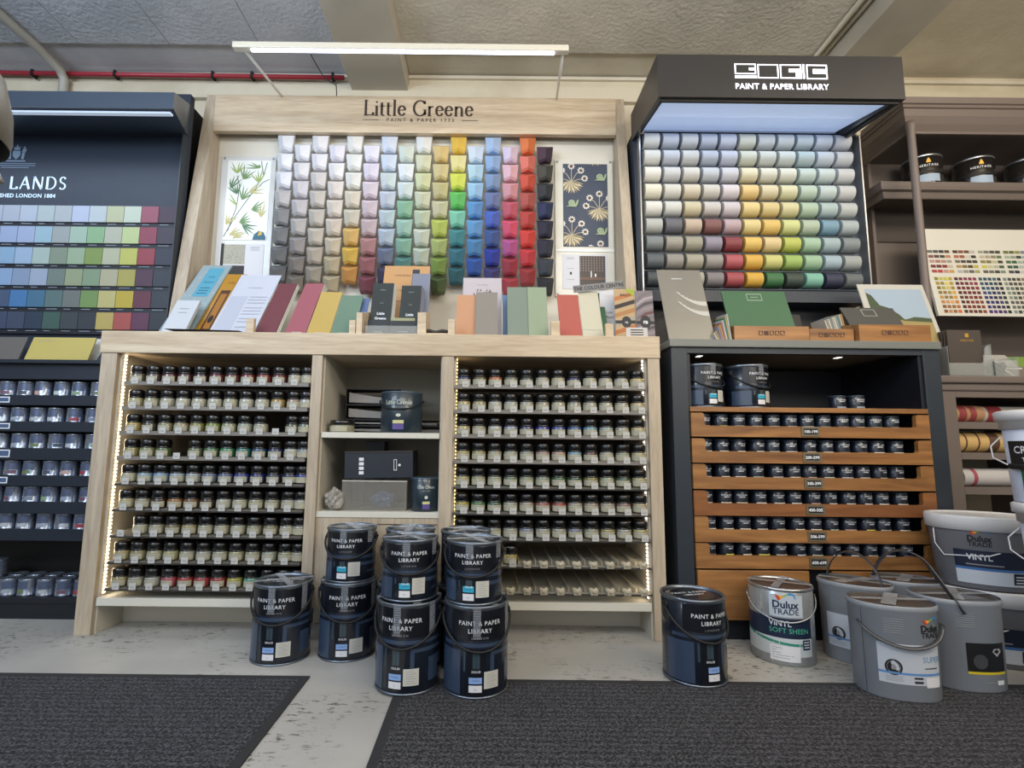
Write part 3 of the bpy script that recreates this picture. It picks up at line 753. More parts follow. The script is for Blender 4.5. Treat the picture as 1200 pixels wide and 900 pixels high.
# ------------------------------------------------------------------ silver trade tin
GREY=mat('tin_grey','#a8adb0',.28,metal=.55); SWR,SWY,SWG,SWB=[mat('swoosh%d'%i,h,.5) for i,h in enumerate(('#c8402c','#e8a030','#7ab04a','#3a88c0'))]
DBL=mat('trade_ink','#1c2848',.5)
def trade_logo(mb,fn,cx,cy,s,ink,sx=1):
    """coloured flourish over two lines of lettering"""
    cols=[SWR,SWY,SWG,SWB]
    segs=[[(-.5,.34),(-.34,.02),(-.22,.12),(-.36,.30)],[(-.36,.30),(-.22,.12),(-.08,.22),(-.14,.28)],[(-.14,.28),(-.08,.22),(.12,.34),(.08,.38)],[(.08,.38),(.12,.34),(.36,.34),(.48,.12),(.50,.22),(.40,.42),(.2,.46)]]
    for m,pz in zip(cols,segs):
        mb.mat(m); mb.fl([(cx+a*s*sx,cy+(b+.42)*s) for a,b in pz][::-1] if False else [(cx+a*s*sx,cy+(b+.42)*s) for a,b in pz],fn)
    mb.mat(ink); mb.text('Dulux',.50*s,cx-.02*s,cy+.10*s,fn,bold=.03,sx=sx); mb.text('TRADE',.40*s,cx,cy-.22*s,fn,bold=.012,sx=sx)
def two_strip_tape(o,r,h,sq=None,a1=.1,a2=1.2,w=.011):
    mb=MB(); up=lambda u,v:(u,v,h+.002); L=r-.001
    for an in (a1,a2):
        c,s_=math.cos(an),math.sin(an)
        mb.fl([(-L*c-w*s_,-L*s_+w*c),(-L*c+w*s_,-L*s_-w*c),(L*c+w*s_,L*s_-w*c),(L*c-w*s_,L*s_+w*c)],up)
    return mb.build('packing_tape',TAPE,o)
r,h=.0965,.238
o=empty('paint_tin',(0,0,0),'silver five litre tin with navy and green label reading vinyl soft sheen','paint tin')
MB().lathe([(r-.003,.0),(r,.003),(r,h-.012),(r-.003,h-.008)],48).build('body',GREY,o)
MB().lathe([(r-.001,h-.012),(r+.002,h-.009),(r+.0025,h-.002),(r,h),(r-.004,h),(r-.006,h-.006)],48,capb=False,capt=False).build('top_rim',SILVER,o)
MB().lathe([(r-.006,h-.009),(r-.006,h-.006),(r-.02,h-.006),(r-.022,h-.003),(r-.03,h-.003)],48).build('lid',mat('lid_brown','#4a3b34',.35),o)
mb=MB(); f0=cyl(r+.0003); f1=cyl(r+.0007); f2=cyl(r+.0011)
mb.mat(mat('label_pale','#b8c2cc',.4)).rect(-.048,.052,.150,.218,f0,8,1)
trade_logo(mb,f1,.000,.172,.062,DBL)
mb.mat(mat('label_navy','#1b2740',.4)); mb.rect(-.16,.082,.085,.146,f0,16,1)
mb.mat(mat('label_lower','#c3cacd',.4)).rect(-.16,.082,.030,.085,f0,16,1)
mb.mat(mat('label_green','#2f8a74',.4))
for i in range(10):
    u0=-.15+i*.0195; u1=u0+.0195; z0=.092-.022*math.sin(i/10*1.5); z1=.092-.022*math.sin((i+1)/10*1.5)
    mb.fl([(u0,z0-.008),(u1,z1-.008),(u1,z1),(u0,z0)],f1)
mb.mat(WINK).text('VINYL',.024,-.052,.122,f1,align='LEFT',bold=.012); mb.mat(mat('ink_green','#4fb090',.5)).text('SOFT SHEEN',.0215,-.052,.101,f1,align='LEFT')
mb.mat(DBL).rect(.046,.074,.052,.082,f2,3,1).mat(WINK)
for i in range(3): mb.rect(.050,.070,.074-i*.008,.077-i*.008,cyl(r+.0014),2,1)
mb.build('printed_wrap',None,o)
mb=MB().mat(STK).rect(-.052,.036,.015,.062,f2,6,1).mat(INKG); f3=cyl(r+.0015)
for i,wd in enumerate((.03,.012,.026,.062,.05)): mb.rect(-.046,-.046+wd,.054-i*.0075,.0555-i*.0075,f3,3,1)
mb.build('mixing_sticker',None,o)
pts=[((r+.006)*math.sin(a),-(r+.006)*math.cos(a),h-.03-.072*max(0,math.cos(a))**.8) for a in [(-1.02+2.04*i/26)*PI/2 for i in range(27)]]
MB().tube(pts,.0022,8).build('bail_handle',SILVER,o)
two_strip_tape(o,r,h,a1=-.12,a2=1.25,w=.012)
o.location=(1.000,1.838,0); o.rotation_euler=(0,0,dg(-20))
# ------------------------------------------------------------------ grey oval pails
PG=mat('pail_grey','#878c93',.42); PLID=clear('pail_lid','#3f3a36',.82,.25)
def pail(name,label,r,h,labelkind,handle,loc,rz):
    o=empty(name,(0,0,0),label,'paint pail','grey trade pails')
    sqn=2.25; sy=.78
    MB().lathe([(r*.93,0),(r*.95,.003),(r*.985,h-.018),(r*1.02,h-.014),(r*1.02,h-.004),(r*.99,h)],56,sq=sqn,sy=sy,capt=False).build('body',PG,o)
    MB().lathe([(r*.965,h-.012),(r*.965,h-.004),(r*.93,h-.004),(r*.91,h-.009)],56,sq=sqn,sy=sy).build('lid',mat('pail_lid_dark','#4d4743',.3,coat=.4),o)
    mb=MB(); up=lambda u,v:(u,v,h+.0012)
    for (a,w,L) in ((.12,.010,r*.97),(1.15,.017,r*.86)):
        c,s_=math.cos(a),math.sin(a); mb.fl([(-L*c-w*s_,-L*s_*sy+w*c),(-L*c+w*s_,-L*s_*sy-w*c),(L*c+w*s_,L*s_*sy-w*c),(L*c-w*s_,L*s_*sy+w*c)],up)
    mb.build('packing_tape',TAPE,o)
    def fn(off):
        def g(u,v):
            a=u/r-PI/2; t=.95+(.985-.95)*v/(h-.018); c,d=math.cos(a),math.sin(a); k=(abs(c)**sqn+abs(d)**sqn)**(-1/sqn)
            rr=r*t*k+off; return (rr*c,rr*d*sy,v)
        return g
    f0,f1,f2=fn(.0008),fn(.0014),fn(.002)
    mb=MB()
    if labelkind=='white':
        mb.mat(mat('pail_label','#b9bfc8',.5)).rect(-.08,.088,.045,.150,f0,14,1)
        mb.mat(mat('pail_stripe','#5a8ac0',.5)).rect(-.08,.088,.070,.076,f1,14,1)
        mb.mat(BLACKM).fl(disc(-.043,.088,.021,20),f1); mb.mat(INKG)
        for i in range(20):
            a,b=2*PI*i/20,2*PI*(i+1)/20; mb.fl([(-.043+.0165*math.cos(a),.088+.0165*math.sin(a)),(-.043+.0165*math.cos(b),.088+.0165*math.sin(b)),(-.043+.0155*math.cos(b),.088+.0155*math.sin(b)),(-.043+.0155*math.cos(a),.088+.0155*math.sin(a))],f2)
        mb.fl([(-.048,.082),(-.038,.082),(-.037,.09),(-.043,.097),(-.049,.09)],f2)
        for i in range(4): mb.rect(-.064,-.02-.004*(i%2),.064-i*.004,.065-i*.004,f1,4,1)
        mb.mat(DBL).text('SUPERMATT',.019,.018,.112,f1,align='LEFT') if False else mb.mat(mat('superink','#5f8fb4',.5)).text('SUPER',.021,.030,.105,f1,align='LEFT')
        mb.mat(INK).rect(.034,.075,.088,.0905,f1,4,1).rect(.005,.028,.050,.056,f1,3,1).rect(.005,.028,.061,.066,f1,3,1)
        mb.mat(STK).rect(.036,.082,.040,.066,f2,4,1)
        trade_logo(mb,f1,.062,.180,.050,BLACKM)
    else:
        mb.mat(mat('pail_label_black','#17181b',.4)).rect(-.040,.075,.050,.135,f0,12,1)
        mb.mat(mat('pail_yellow','#c8b42c',.5)).rect(-.040,.075,.050,.057,f1,12,1)
        mb.mat(mat('pail_badge','#3c3e42',.5)).fl(disc(-.005,.085,.020,20),f1)
        mb.mat(mat('pail_diamond','#9a9ca0',.4)).fl([(.045,.098),(.060,.112),(.055,.120),(.035,.120),(.030,.112)],f1)
        mb.mat(STK).rect(.04,.065,.022,.034,f1,3,1)
        mb.mat(INKG).rect(.0,.03,.028,.030,f1,3,1)
    mb.mat(mat('pail_rib','#84898e',.4))
    for i in range(7): mb.rect(-.06,-.012,h-.036-i*.006,h-.0335-i*.006,f1,5,1)
    mb.build('printed_label',None,o)
    mb=MB().mat(mat('pail_seam','#4c4f52',.6)).rect(-.118,-.116,.005,h-.018,f1,1,4); mb.build('side_seam',None,o)
    HB=mat('pail_strap','#3a3c40',.35)
    if handle=='front':
        pts=[]
        for i in range(17):
            t=-1+2*i/16; a=t*1.15
            g=fn(.010)(r*a,h-.052-.055*(1-t*t)); pts.append(g)
        MB().tube(pts,.0028,8,flat=2.2).build('strap_handle',HB,o)
    elif handle=='up':
        pts=[]
        for i in range(21):
            a=PI*i/20; pts.append(((r*.95)*math.cos(a)*.85,-r*.5*math.cos(a)*.8,h-.028+.12*math.sin(a)))
        mb=MB(); q=[Vector(p) for p in pts]
        for s1 in (0,):
            vs=[];fs=[]
            for i,p in enumerate(q):
                t=(q[min(i+1,20)]-q[max(i-1,0)]).normalized(); n_=Vector((0,1,0)).cross(t).normalized()
                for dy,dn in ((-.010,-.002),(.010,-.002),(.010,.002),(-.010,.002)): vs.append(tuple(p+Vector((0,dy,0))+n_*dn))
            for i in range(20):
                for k in range(4): a_=i*4+k; b_=i*4+(k+1)%4; fs.append((a_,b_,b_+4,a_+4))
            mb.add(vs,fs)
        mb.build('strap_handle',HB,o)
    else:
        mb=MB(); p0=Vector((-r*.35,-r*.80,h-.035)); p1=Vector((-r*.78,-r*.30,h+.085))
        dv=(p1-p0).normalized(); sd=Vector((.9,-.1,.3)).cross(dv).normalized()*.010; tn=dv.cross(sd).normalized()*.0015
        mb.hexa([p0-sd-tn,p0+sd-tn,p0+sd+tn,p0-sd+tn],[p1-sd-tn,p1+sd-tn,p1+sd+tn,p1-sd+tn]); mb.build('strap_handle',HB,o)
    o.location=loc; o.rotation_euler=(0,0,rz); return o
pail('paint_pail','grey oval pail with white and blue label and strap hanging in front',.108,.250,'white','front',(1.182,1.585,MT),dg(-10))
pail('paint_pail','grey oval pail between the silver tin and the front pail, strap upright over its lid',.105,.250,'white','up',(1.245,1.825,0),dg(-42))
pail('paint_pail','grey oval pail at the back right, only its taped lid and upright strap showing',.098,.250,'white','up',(1.448,1.862,0),dg(-15))
pail('paint_pail','grey oval pail with black and yellow label, rightmost pail on the mat',.112,.250,'black','stick',(1.425,1.650,MT),dg(-4))
# ------------------------------------------------------------------ white trade tubs on the right
TW=mat('tub_white','#d5d5d6',.4); TGY=mat('tub_wrap_grey','#6c6e74',.4); TNV=mat('tub_navy','#1b2338',.4)
def vinyl_tub(loc,label,rz,r=.155,h=.235):
    o=empty('paint_tub',(0,0,0),label,'paint tub','white lidded trade tubs')
    MB().lathe([(r*.84,0),(r*.86,.004),(r*.955,h-.05),(r*.98,h-.035)],48,sy=.72).build('body',TGY,o)
    MB().lathe([(r*.96,h-.048),(r*1.01,h-.046),(r*1.02,h-.006),(r*1.0,h),(r*.93,h+.001),(r*.92,h-.004)],56,sy=.72,capb=False).build('lid',TW,o,)
    def fn(off):
        def g(u,v):
            a=u/r-PI/2; t=.86+.1*v/(h-.05); return ((r*t+off)*math.cos(a),(r*t+off)*math.sin(a)*.72,v)
        return g
    f0,f1,f2=fn(.001),fn(.0016),fn(.0022)
    mb=MB().mat(TNV).rect(-.13,.13,.070,.125,f0,20,1); mb.mat(mat('tub_label_white','#c6cdd6',.5)).rect(-.13,.13,.018,.070,f0,20,1); mb.mat(mat('tub_blue','#3f6ea8',.5)).rect(-.13,.13,.062,.070,f1,20,1)
    mb.mat(WINK).text('VINYL',.026,-.055,.095,f1,bold=.015)
    trade_logo(mb,f1,-.050,.150,.052,BLACKM)
    mb.mat(TNV).rect(.035,.075,.025,.060,f2,4,1).mat(WINK)
    for i in range(3): mb.rect(.041,.069,.048-i*.009,.051-i*.009,fn(.0028),3,1)
    mb.mat(INKG).rect(-.095,.01,.078,.082,f1,8,1)
    mb.build('printed_label',None,o)
    pts=[fn(.012)(r*t*1.25,h-.075-.07*(1-t*t)) for t in [-1+2*i/18 for i in range(19)]]
    MB().tube([fn(.004)(-r*1.25,h-.05),fn(.012)(-r*1.2,h-.10),fn(.012)(-r*1.0,h-.135),fn(.012)(-r*.2,h-.125),fn(.012)(r*.8,h-.075),fn(.004)(r*1.2,h-.055)],.002,8).build('wire_handle',TW,o)
    o.location=loc; o.rotation_euler=(0,0,rz); return o
vinyl_tub((1.700,1.825,.2375),'white-lidded grey vinyl tub on top of the stack beside the dark cabinet',dg(-24))
vinyl_tub((1.705,1.830,0),'white-lidded grey vinyl tub at the bottom, half hidden behind grey pails',dg(-24))
def crown_tub(loc,label,rz,text=True,r=.110,h=.268):
    o=empty('paint_tub',(0,0,0),label,'paint tub','round white tubs')
    WB=mat('tub_bluewhite','#c9d2e4',.4)
    MB().lathe([(r*.80,0),(r*.82,.004),(r*.93,h-.02)],40).build('body',WB,o)
    MB().lathe([(r*.97,h-.055),(r*.98,h-.03),(r*1.05,h-.028),(r*1.06,h-.004),(r*1.0,h)],40).build('lid',TW,o)
    def fn(off):
        def g(u,v):
            a=u/r-PI/2; t=.82+.11*v/(h-.02); return ((r*t+off)*math.cos(a),(r*t+off)*math.sin(a),v)
        return g
    f0,f1=fn(.001),fn(.0016)
    mb=MB().mat(BLACKM).rect(-.09,.14,.100,.178,f0,18,1); mb.mat(mat('crown_green','#1f6a4c',.45)).rect(-.055,.14,.028,.100,f0,16,1)
    mb.mat(WINK)
    if text:
        mb.text('CROWN',.030,-.068,.142,f1,align='LEFT',bold=.01); mb.text('TRADE',.017,-.045,.118,f1,align='LEFT',bold=.02)
        mb.text('MATT',.026,-.046,.075,f1,align='LEFT'); mb.text('VINYL',.026,-.046,.052,f1,align='LEFT'); mb.mat(mat('ink_green2','#7fc8a0',.5)).text('EMULSION',.010,-.044,.036,f1,align='LEFT')
    mb.build('printed_label',None,o)
    hd=MB().tube([fn(.004)(-r*1.1,h-.075),fn(.03)(-r*1.15,h-.105),fn(.03)(-r*1.1,h-.14),fn(.014)(-r*.62,h-.165)],.002,8).build('wire_handle',TW,o)
    MB().tube([fn(.014)(-r*.66,h-.164),fn(.020)(-r*.1,h-.166),fn(.014)(r*.5,h-.160)],.0085,10).build('hand_grip',BLACKM,hd)
    o.location=loc; o.rotation_euler=(0,0,rz); return o
crown_tub((1.655,1.535,.5385),'round white tub with black and green label, topmost of the right stack',dg(-62))
crown_tub((1.655,1.51,.2692),'round white tub in the middle of the stack at the right edge',dg(-65))
crown_tub((1.665,1.49,0),'round white tub at the bottom of the stack at the right edge',dg(-65))
# ------------------------------------------------------------------ PAINT & PAPER LIBRARY cabinet
pc=empty('display_cabinet',(1.21,1.965,0),'charcoal blue cabinet with open shelf and six teak sample drawers','cabinet')
MB().box(.695,1.735,1.955,2.56,1.072,1.102).build('worktop',mat('ppl_top','#6d706c',.45),pc,bevel=.003)
for x0,x1 in ((.703,.765),(1.668,1.732)): MB().box(x0,x1,1.965,2.55,0,1.071).build('side_panel',PPLF,pc,bevel=.002)
MB().box(.765,1.668,1.967,2.0,1.050,1.071).build('top_rail',PPLF,pc)
MB().box(.765,1.668,2.42,2.44,0,1.05).build('back_panel',NAVYD,pc)
MB().box(.765,1.668,1.985,2.42,.0,.072).build('plinth',NAVYD,pc)
for x in (.766,1.655): MB().box(x,x+.012,1.975,2.42,.845,1.05).build('inner_lining',NAVYD,pc)
MB().box(.767,1.666,1.962,2.42,.825,.843).build('teak_shelf',TEAK,pc,bevel=.001)
for x in (.83,1.38): MB().box(x,x+.018,2.02,2.05,1.048,1.05).build('downlight',mat('downlight','#f4f0e8',.4,emit=1.5),pc)
DZ=[(.820,.772,.731),(.724,.677,.634),(.629,.582,.538),(.532,.486,.442),(.439,.391,.347),(.343,.299,.254)]
NUM=['100-199','200-299','300-399','400-505','506-599','600-699']
def notch(x0,x1,zt,zn,zb):
    a=.050; r=.010; zz=zn; tp=zt-.004
    return [(x0,zb),(x1,zb),(x1,zt),(x1-a+r,zt),(x1-a,zt-r),(x1-a,zz+r),(x1-a-r,zz),(x0+a+r,zz),(x0+a,zz+r),(x0+a,zt-r),(x0+a-r,zt),(x0,zt)]
DXS=[.770,.770,.769,.768,.768,.767]
for i,(zt,zn,zb) in enumerate(DZ):
    x0,x1=.768,1.664
    d=MB()
    P=notch(x0,x1,zt,zn,zb)
    # concave outline built from three convex slabs
    yf=1.958
    d.prism([(x0,zb),(x1,zb),(x1,zn),(x0,zn)],yf,yf+.018)
    d.prism([(x0,zn),(x0+.060,zn),(x0+.053,zn+.002),(x0+.050,zn+.009),(x0+.050,zt-.009),(x0+.047,zt-.002),(x0+.040,zt),(x0,zt)],yf,yf+.018)
    d.prism([(x1-.060,zn),(x1,zn),(x1,zt),(x1-.040,zt),(x1-.047,zt-.002),(x1-.050,zt-.009),(x1-.050,zn+.009),(x1-.053,zn+.002)],yf,yf+.018)
    dr=d.build('drawer',TEAK2 if i in (3,) else TEAK,pc)
    MB().box(x0+.004,x1-.004,yf+.018,2.38,zn-.016,zn-.008).build('tray_bottom',NAVYD,dr)
    cx=1.213; zc=(zn+zb)/2+.002
    h_=MB().mat(mat('plate_brass','#8b7f68',.35,metal=.7)).box(cx-.034,cx+.034,yf-.003,yf,zc-.018,zc+.018).mat(BLACKM).box(cx-.026,cx+.026,yf-.0036,yf-.003,zc-.011,zc+.011)
    h_.mat(WINK).text(NUM[i],.0155,cx,zc-.0055,plane(0,yf-.0039,0),bold=.025).build('number_plate',None,dr)
MB().box(.772,1.178,1.96,1.98,.074,.247).build('deep_drawer',TEAK,pc,bevel=.002)
MB().box(1.262,1.662,1.96,1.98,.074,.247).build('deep_drawer',TEAK,pc,bevel=.002)
MB().box(1.180,1.260,1.985,1.995,.074,.247).build('centre_panel',NAVYD,pc)
# small sample pots in the drawers
def make_pot():
    p=MB().lathe([(.0285,0),(.0290,.002),(.0290,.048),(.0280,.0495)],28).build('sample_pot',mat('pot_navy','#141b28',.3,coat=.3)); tag(p,'x','sample pot')
    MB().lathe([(.0295,.046),(.0297,.050),(.0290,.0525),(.0270,.0525),(.0265,.050)],28).build('lid',mat('pot_lid','#3a4452',.35,metal=.3),p)
    f=cyl(.0293); mb=MB(); mb.mat(objcol('pot_colour_band',.5)).rect(-.020,.024,.003,.0095,f,8,1)
    mb.mat(mat('pot_frame','#5c6878',.5))
    for q in ((-.024,.024,.0435,.0441),(-.024,-.0235,.014,.044)): mb.rect(*q,f,6,1)
    mb.mat(WINK).text('PAINT & PAPER',.0063,.002,.034,f,bold=.02).text('LIBRARY',.0063,.002,.027,f,bold=.02)
    mb.build('label',None,p); return p
PK=Kind(make_pot())
pcs='e8e6e0 e4e0d8 d8d4c8 ece8e0 e6e2d4 c8ccd4 d4dcc8 e8e0c8 c0b8a8 d8c8b0 dcd860 8a6a60 c8a8a0 b0c4b0 e0d8d0'.split()
rr=random.Random(5)
for i,(zt,zn,zb) in enumerate(DZ):
    for j in range(12):
        x=.818+.0662*j+.012+(.004*i/5)+rr.uniform(-.004,.004)
        PK.put((x,1.958+.018+.034,zn-.0075),'small navy sample pot, %s from left in the drawer numbered %s'%(ordn(j+1),NUM[i]),'navy sample pots in the teak drawers',rr.uniform(-.2,.35),rgb(rr.choice(pcs)))
# things on the open shelf
t=KS.put((.850,2.06,.8435),'navy tin on the open shelf of the dark cabinet, leftmost','tins on the dark shelf',dg(18))
t=KS.put((1.035,2.07,.8435),'navy tin on the open shelf of the dark cabinet, second from left','tins on the dark shelf',dg(22))
PK.put((1.37,2.03,.8435),'small navy sample pot on the open dark shelf, left one of two','pots on the dark shelf',.1,rgb('8a94a0'))
PK.put((1.435,2.02,.8435),'small navy sample pot on the open dark shelf, right one of two','pots on the dark shelf',.2,rgb('8a94a0'))
# ------------------------------------------------------------------ PPL upper display
pu=empty('wall_display',(1.2,2.33,1.102),'dark lit display with deep lettered header box and curved colour samples','display')
MB().box(.690,1.745,2.33,2.50,1.36,2.20).build('back_board',mat('ppl_board','#2f3742',.5),pu)
MB().box(.690,1.745,2.45,2.50,1.102,1.36).build('lower_back',NAVYD,pu)
hd=MB()
hd.box(.681,1.683,1.95,1.965,2.10,2.287).prismx([(1.965,2.10),(2.34,2.15),(2.34,2.287),(1.965,2.287)],.681,.696).prismx([(1.965,2.10),(2.34,2.15),(2.34,2.287),(1.965,2.287)],1.668,1.683).box(.696,1.668,1.965,2.34,2.272,2.287)
hd=hd.build('header_box',mat('header_charcoal','#363536',.38,metal=.2),pu)
MB().box(.696,1.668,1.965,1.975,2.09,2.10).build('header_lip',BLACKM,hd)
def lightbox():
    m,nt,b=nodes('lit_diffuser'); b.inputs['Base Color'].default_value=rgb('#a8b8d0'); b.inputs['Emission Color'].default_value=rgb('#a6bae0'); b.inputs['Emission Strength'].default_value=.62; return m
MB().prismx([(1.98,2.112),(2.33,2.198),(2.33,2.203),(1.98,2.117)],.712,1.652).build('light_panel',lightbox(),pu)
for x in (.6965,1.6525): MB().prismx([(1.966,2.101),(2.335,2.165),(2.335,2.27),(1.966,2.27)],x,x+.015).build('inner_side',BLACKM,hd)
MB().box(.712,1.652,2.318,2.329,2.186,2.196).build('rear_lip',SILVER,pu)
mb=MB(); f=plane(0,1.9488,0); mb.mat(mat('lit_lettering','#f2f0ff',.5,emit=1.6))
lx0,lx1=at(861,84,1.9488).x,at(969.5,84,1.9488).x; K=(lx1-lx0)/433.
zt=2.2485
def LR(a,b,c,d): mb.rect(lx0+(a-485)*K,lx0+(b-485)*K,zt-(d-138)*K,zt-(c-138)*K,f)
def ol(a,b,c,d,w=6): LR(a,b,c,c+w); LR(a,b,d-w,d); LR(a,a+w,c+w,d-w); LR(b-w,b,c+w,d-w)
ol(485,585,138,192); LR(552,579,158,172); LR(485,588,199,212)
ol(592,690,140,212)
ol(697,798,140,212); LR(738,792,162,180); LR(770,792,180,206)
LR(803,812,138,212)
ol(820,918,140,214); LR(850,912,162,186)
mb.text('PAINT & PAPER LIBRARY',.0345,(lx0+lx1)/2,2.137,f,sp=1.08,bold=.018,sx=.945)
mb.build('lit_sign',None,hd)
for x in (.700,1.735):
    MB().box(x,x+.006,2.285,2.332,1.33,2.18).build('edge_strip',SILVER,pu)
for (x,z) in ((.712,2.165),(1.728,2.165),(.712,1.36),(1.728,1.36)):
    o=MB().lathe([(.013,0),(.013,.010),(.009,.014)],16).build('fixing_cap',mat('cap_cream','#c9c2ae',.4),pu,world=False); o.matrix_basis=Matrix.Translation(Vector((x,2.29,z))-wl(pu))@Matrix.Rotation(PI/2,4,'X')
PS=['e6e6e2 c3cbd9 cfd2d6 bfc7d8 c9cfe0 d8dacb ccd2d6 cbd3d8 bfccd6 c6d0e0 c8ced9','e8e6dd c9cdd6 d4d3cf bcc3d0 c8ccdb d8dac6 d6d9ce d4dbd4 bcd0d2 c9d3dd c8ced6',
'ece8dc cfcfcf d2cfc6 c0c6cd ccccd4 e0d8b4 d8d7c4 d6d8c8 bcd0c8 c4d4d3 ccd0d2','efe9cf dcd9cc dccfb4 d2cdc2 dcd3d6 edcb7c dfd3a9 dcd9ab bbd0be c6d6d4 cdcfcf',
'ece9de ddddd5 d8cca6 d2ccc4 d6ccd0 edd385 e3cb84 ddd59c b4cdb1 b4c9c8 c4cac8','c2c4bb 6b6c74 d0b8a0 8a5550 c6a9ae ecd78a edc75e dbe08e b9cbb0 7aa5bc b2bfc2',
'868c8c a8a294 a9a48f 9c93a4 93353c f0c755 ead08e c8d152 accfae a9bfc4 8b9497','5f676a a09a90 b0aa92 a39b94 c2545c eab62c d8d577 a6c75e a3c9a2 a9c0cc aab0ae',
'4a5054 8b8b84 b4b29a 8a8282 b3454c e8b214 3a7a44 3a4a40 7fc3ac 2b3350 6b7376']
def make_sw():
    mb=MB(); n=12; w=.0368; hh=.0362; dp=.045
    prof=[(0,-hh)]+[(-dp*math.sin(PI*i/n)**.8 if 0<i<n else 0,-hh*math.cos(PI*i/n)) for i in range(1,n)]+[(0,hh)]
    vs=[(-w,y,z) for y,z in prof]+[(w,y,z) for y,z in prof]; m=len(prof)
    mb.add(vs,[(i,m+i,m+i+1,i+1) for i in range(m-1)],True)
    mb.add(vs,[tuple(range(m))[::1],tuple(range(2*m-1,m-1,-1)),(0,m-1,2*m-1,m)])
    mb.mat(objcol('curved_paint',.6)); mb.m=[0]*len(mb.m)
    s=mb.build('colour_sample'); tag(s,'x','colour sample')
    return s
SK=Kind(make_sw())
for r_ in range(9):
    for c_,h_ in enumerate(PS[r_].split()):
        x=.763+c_*.0902*1.0; z=2.138-r_*.0848
        SK.put((x,2.329,z),'%s curved sample on dark lit display, %s column from left, %s row'%(cname(h_),ordn(c_+1),ordn(r_+1)),'curved colour samples',0,paintc(h_))
mb=MB()
for r_ in range(10): mb.box(.715,1.72,2.322,2.33,2.138+.0424-r_*.0848-.001,2.138+.0424-r_*.0848+.001)
mb.build('row_rail',mat('rail_blue','#59636f',.4),pu)
# ------------------------------------------------------------------ navy heritage paint stand on the left
sd=empty('paint_stand',(-2.1,2.13,0),'navy paint stand with flat colour chips over shelves of silver tins','display')
SX0,SX1=-2.75,-1.478
MB().box(-2.9,-1.432,2.305,2.34,1.112,2.345).box(-2.9,-1.478,2.305,2.34,1.02,1.112).build('back_board',mat('mylands_board','#1e2837',.55),sd)
MB().box(-2.9,-1.478,2.34,2.58,0,2.35).build('backing_box',BLACKM,sd)
MB().box(-1.436,-1.430,2.27,2.305,1.112,2.2).build('edge_strip',PPLF,sd)
cn=MB().hexa([(-2.9,1.99,2.055),(-1.305,1.99,2.055),(-1.43,2.305,2.13),(-2.9,2.305,2.13)],[(-2.9,1.99,2.125),(-1.305,1.99,2.125),(-1.43,2.305,2.29),(-2.9,2.305,2.29)]).build('canopy',mat('canopy_metal','#3c4756',.35,metal=.3,coat=.3),sd)
MB().box(-2.9,-1.33,2.012,2.032,2.046,2.054).build('light_tube',mat('tube_glow','#b8c6d8',.4,emit=.5),cn)
mb=MB(); f=plane(0,2.304,0); mb.mat(mat('mylands_ink_glow','#c3d8ea',.5,emit=.15))  # emission gives the sign ink a faint glow of its own
wd=serif_text(MB(),'LANDS',.062,0,0,f,flare=True,track=.24)
serif_text(mb,'LANDS',.062,-1.968-wd*1.0,1.857,f,thick=.13,thin=.06,flare=True,track=.24)
mb.text('ESTABLISHED LONDON 1884',.0265,-2.022,1.816,f,align='RIGHT',bold=.02,sp=1.05)
mb.mat(mat('crest_ink','#6f8296',.5))
cx,cz=-2.228,2.035
mb.fl([(cx-.018,cz+.012),(cx-.018,cz-.012),(cx,cz-.032),(cx+.018,cz-.012),(cx+.018,cz+.012)],f)
mb.fl([(cx-.012,cz+.016),(cx+.012,cz+.016),(cx+.016,cz+.034),(cx+.006,cz+.026),(cx,cz+.046),(cx-.006,cz+.026),(cx-.016,cz+.034)],f)
for s_ in (-1,1):
    for q in ([(s_*.024,-.03),(s_*.036,-.03),(s_*.040,.0),(s_*.026,.004)],[(s_*.024,.006),(s_*.040,.002),(s_*.046,.020),(s_*.030,.026)],[(s_*.030,.026),(s_*.042,.024),(s_*.036,.036)]):
        q=[(cx+a,cz+b) for a,b in q]; mb.fl(q if s_>0 else q[::-1],f)
mb.rect(cx-.045,cx+.045,cz-.042,cz-.036,f)
for i,wq in enumerate((.075,.075,.045)): mb.rect(cx-wq-.02,cx+wq+.02,1.982-i*.010,1.985-i*.010,f)
mb.build('sign_lettering',None,sd)
SC=['b5c2d6 bccae0 b9cbd0 b8c3cc c0cfee c6d3dc ccd0a2 d3e2cc b0506a 4a3048','a3bce8 a9bce6 9fcadf a9b4b4 aed0bc 94c88e c5cbb2 d0e396 a84058 443850',
'8fbfe6 a5c6ec b5d0c8 8fa38b a5c49c 8fb04e c9cda8 d8db5c b43c4c 333850','8fb8ea 8faad0 a9bcd8 7a9088 a3b586 8eae86 c8c19a c4bb50 5a3450 303c4c',
'46608a 3f86d0 3f7fa8 5f8284 7a8480 82ad58 dcd07c e0c32c 783048 2f3c48','3f5078 3c4f70 27405c 3f6a5e 3c4850 343c48 dcc05c d0544c 703058 2b3440']
ex='b8c4dc a8b8e0 88b0e0 7fa4dc 3c507c 344468'.split()
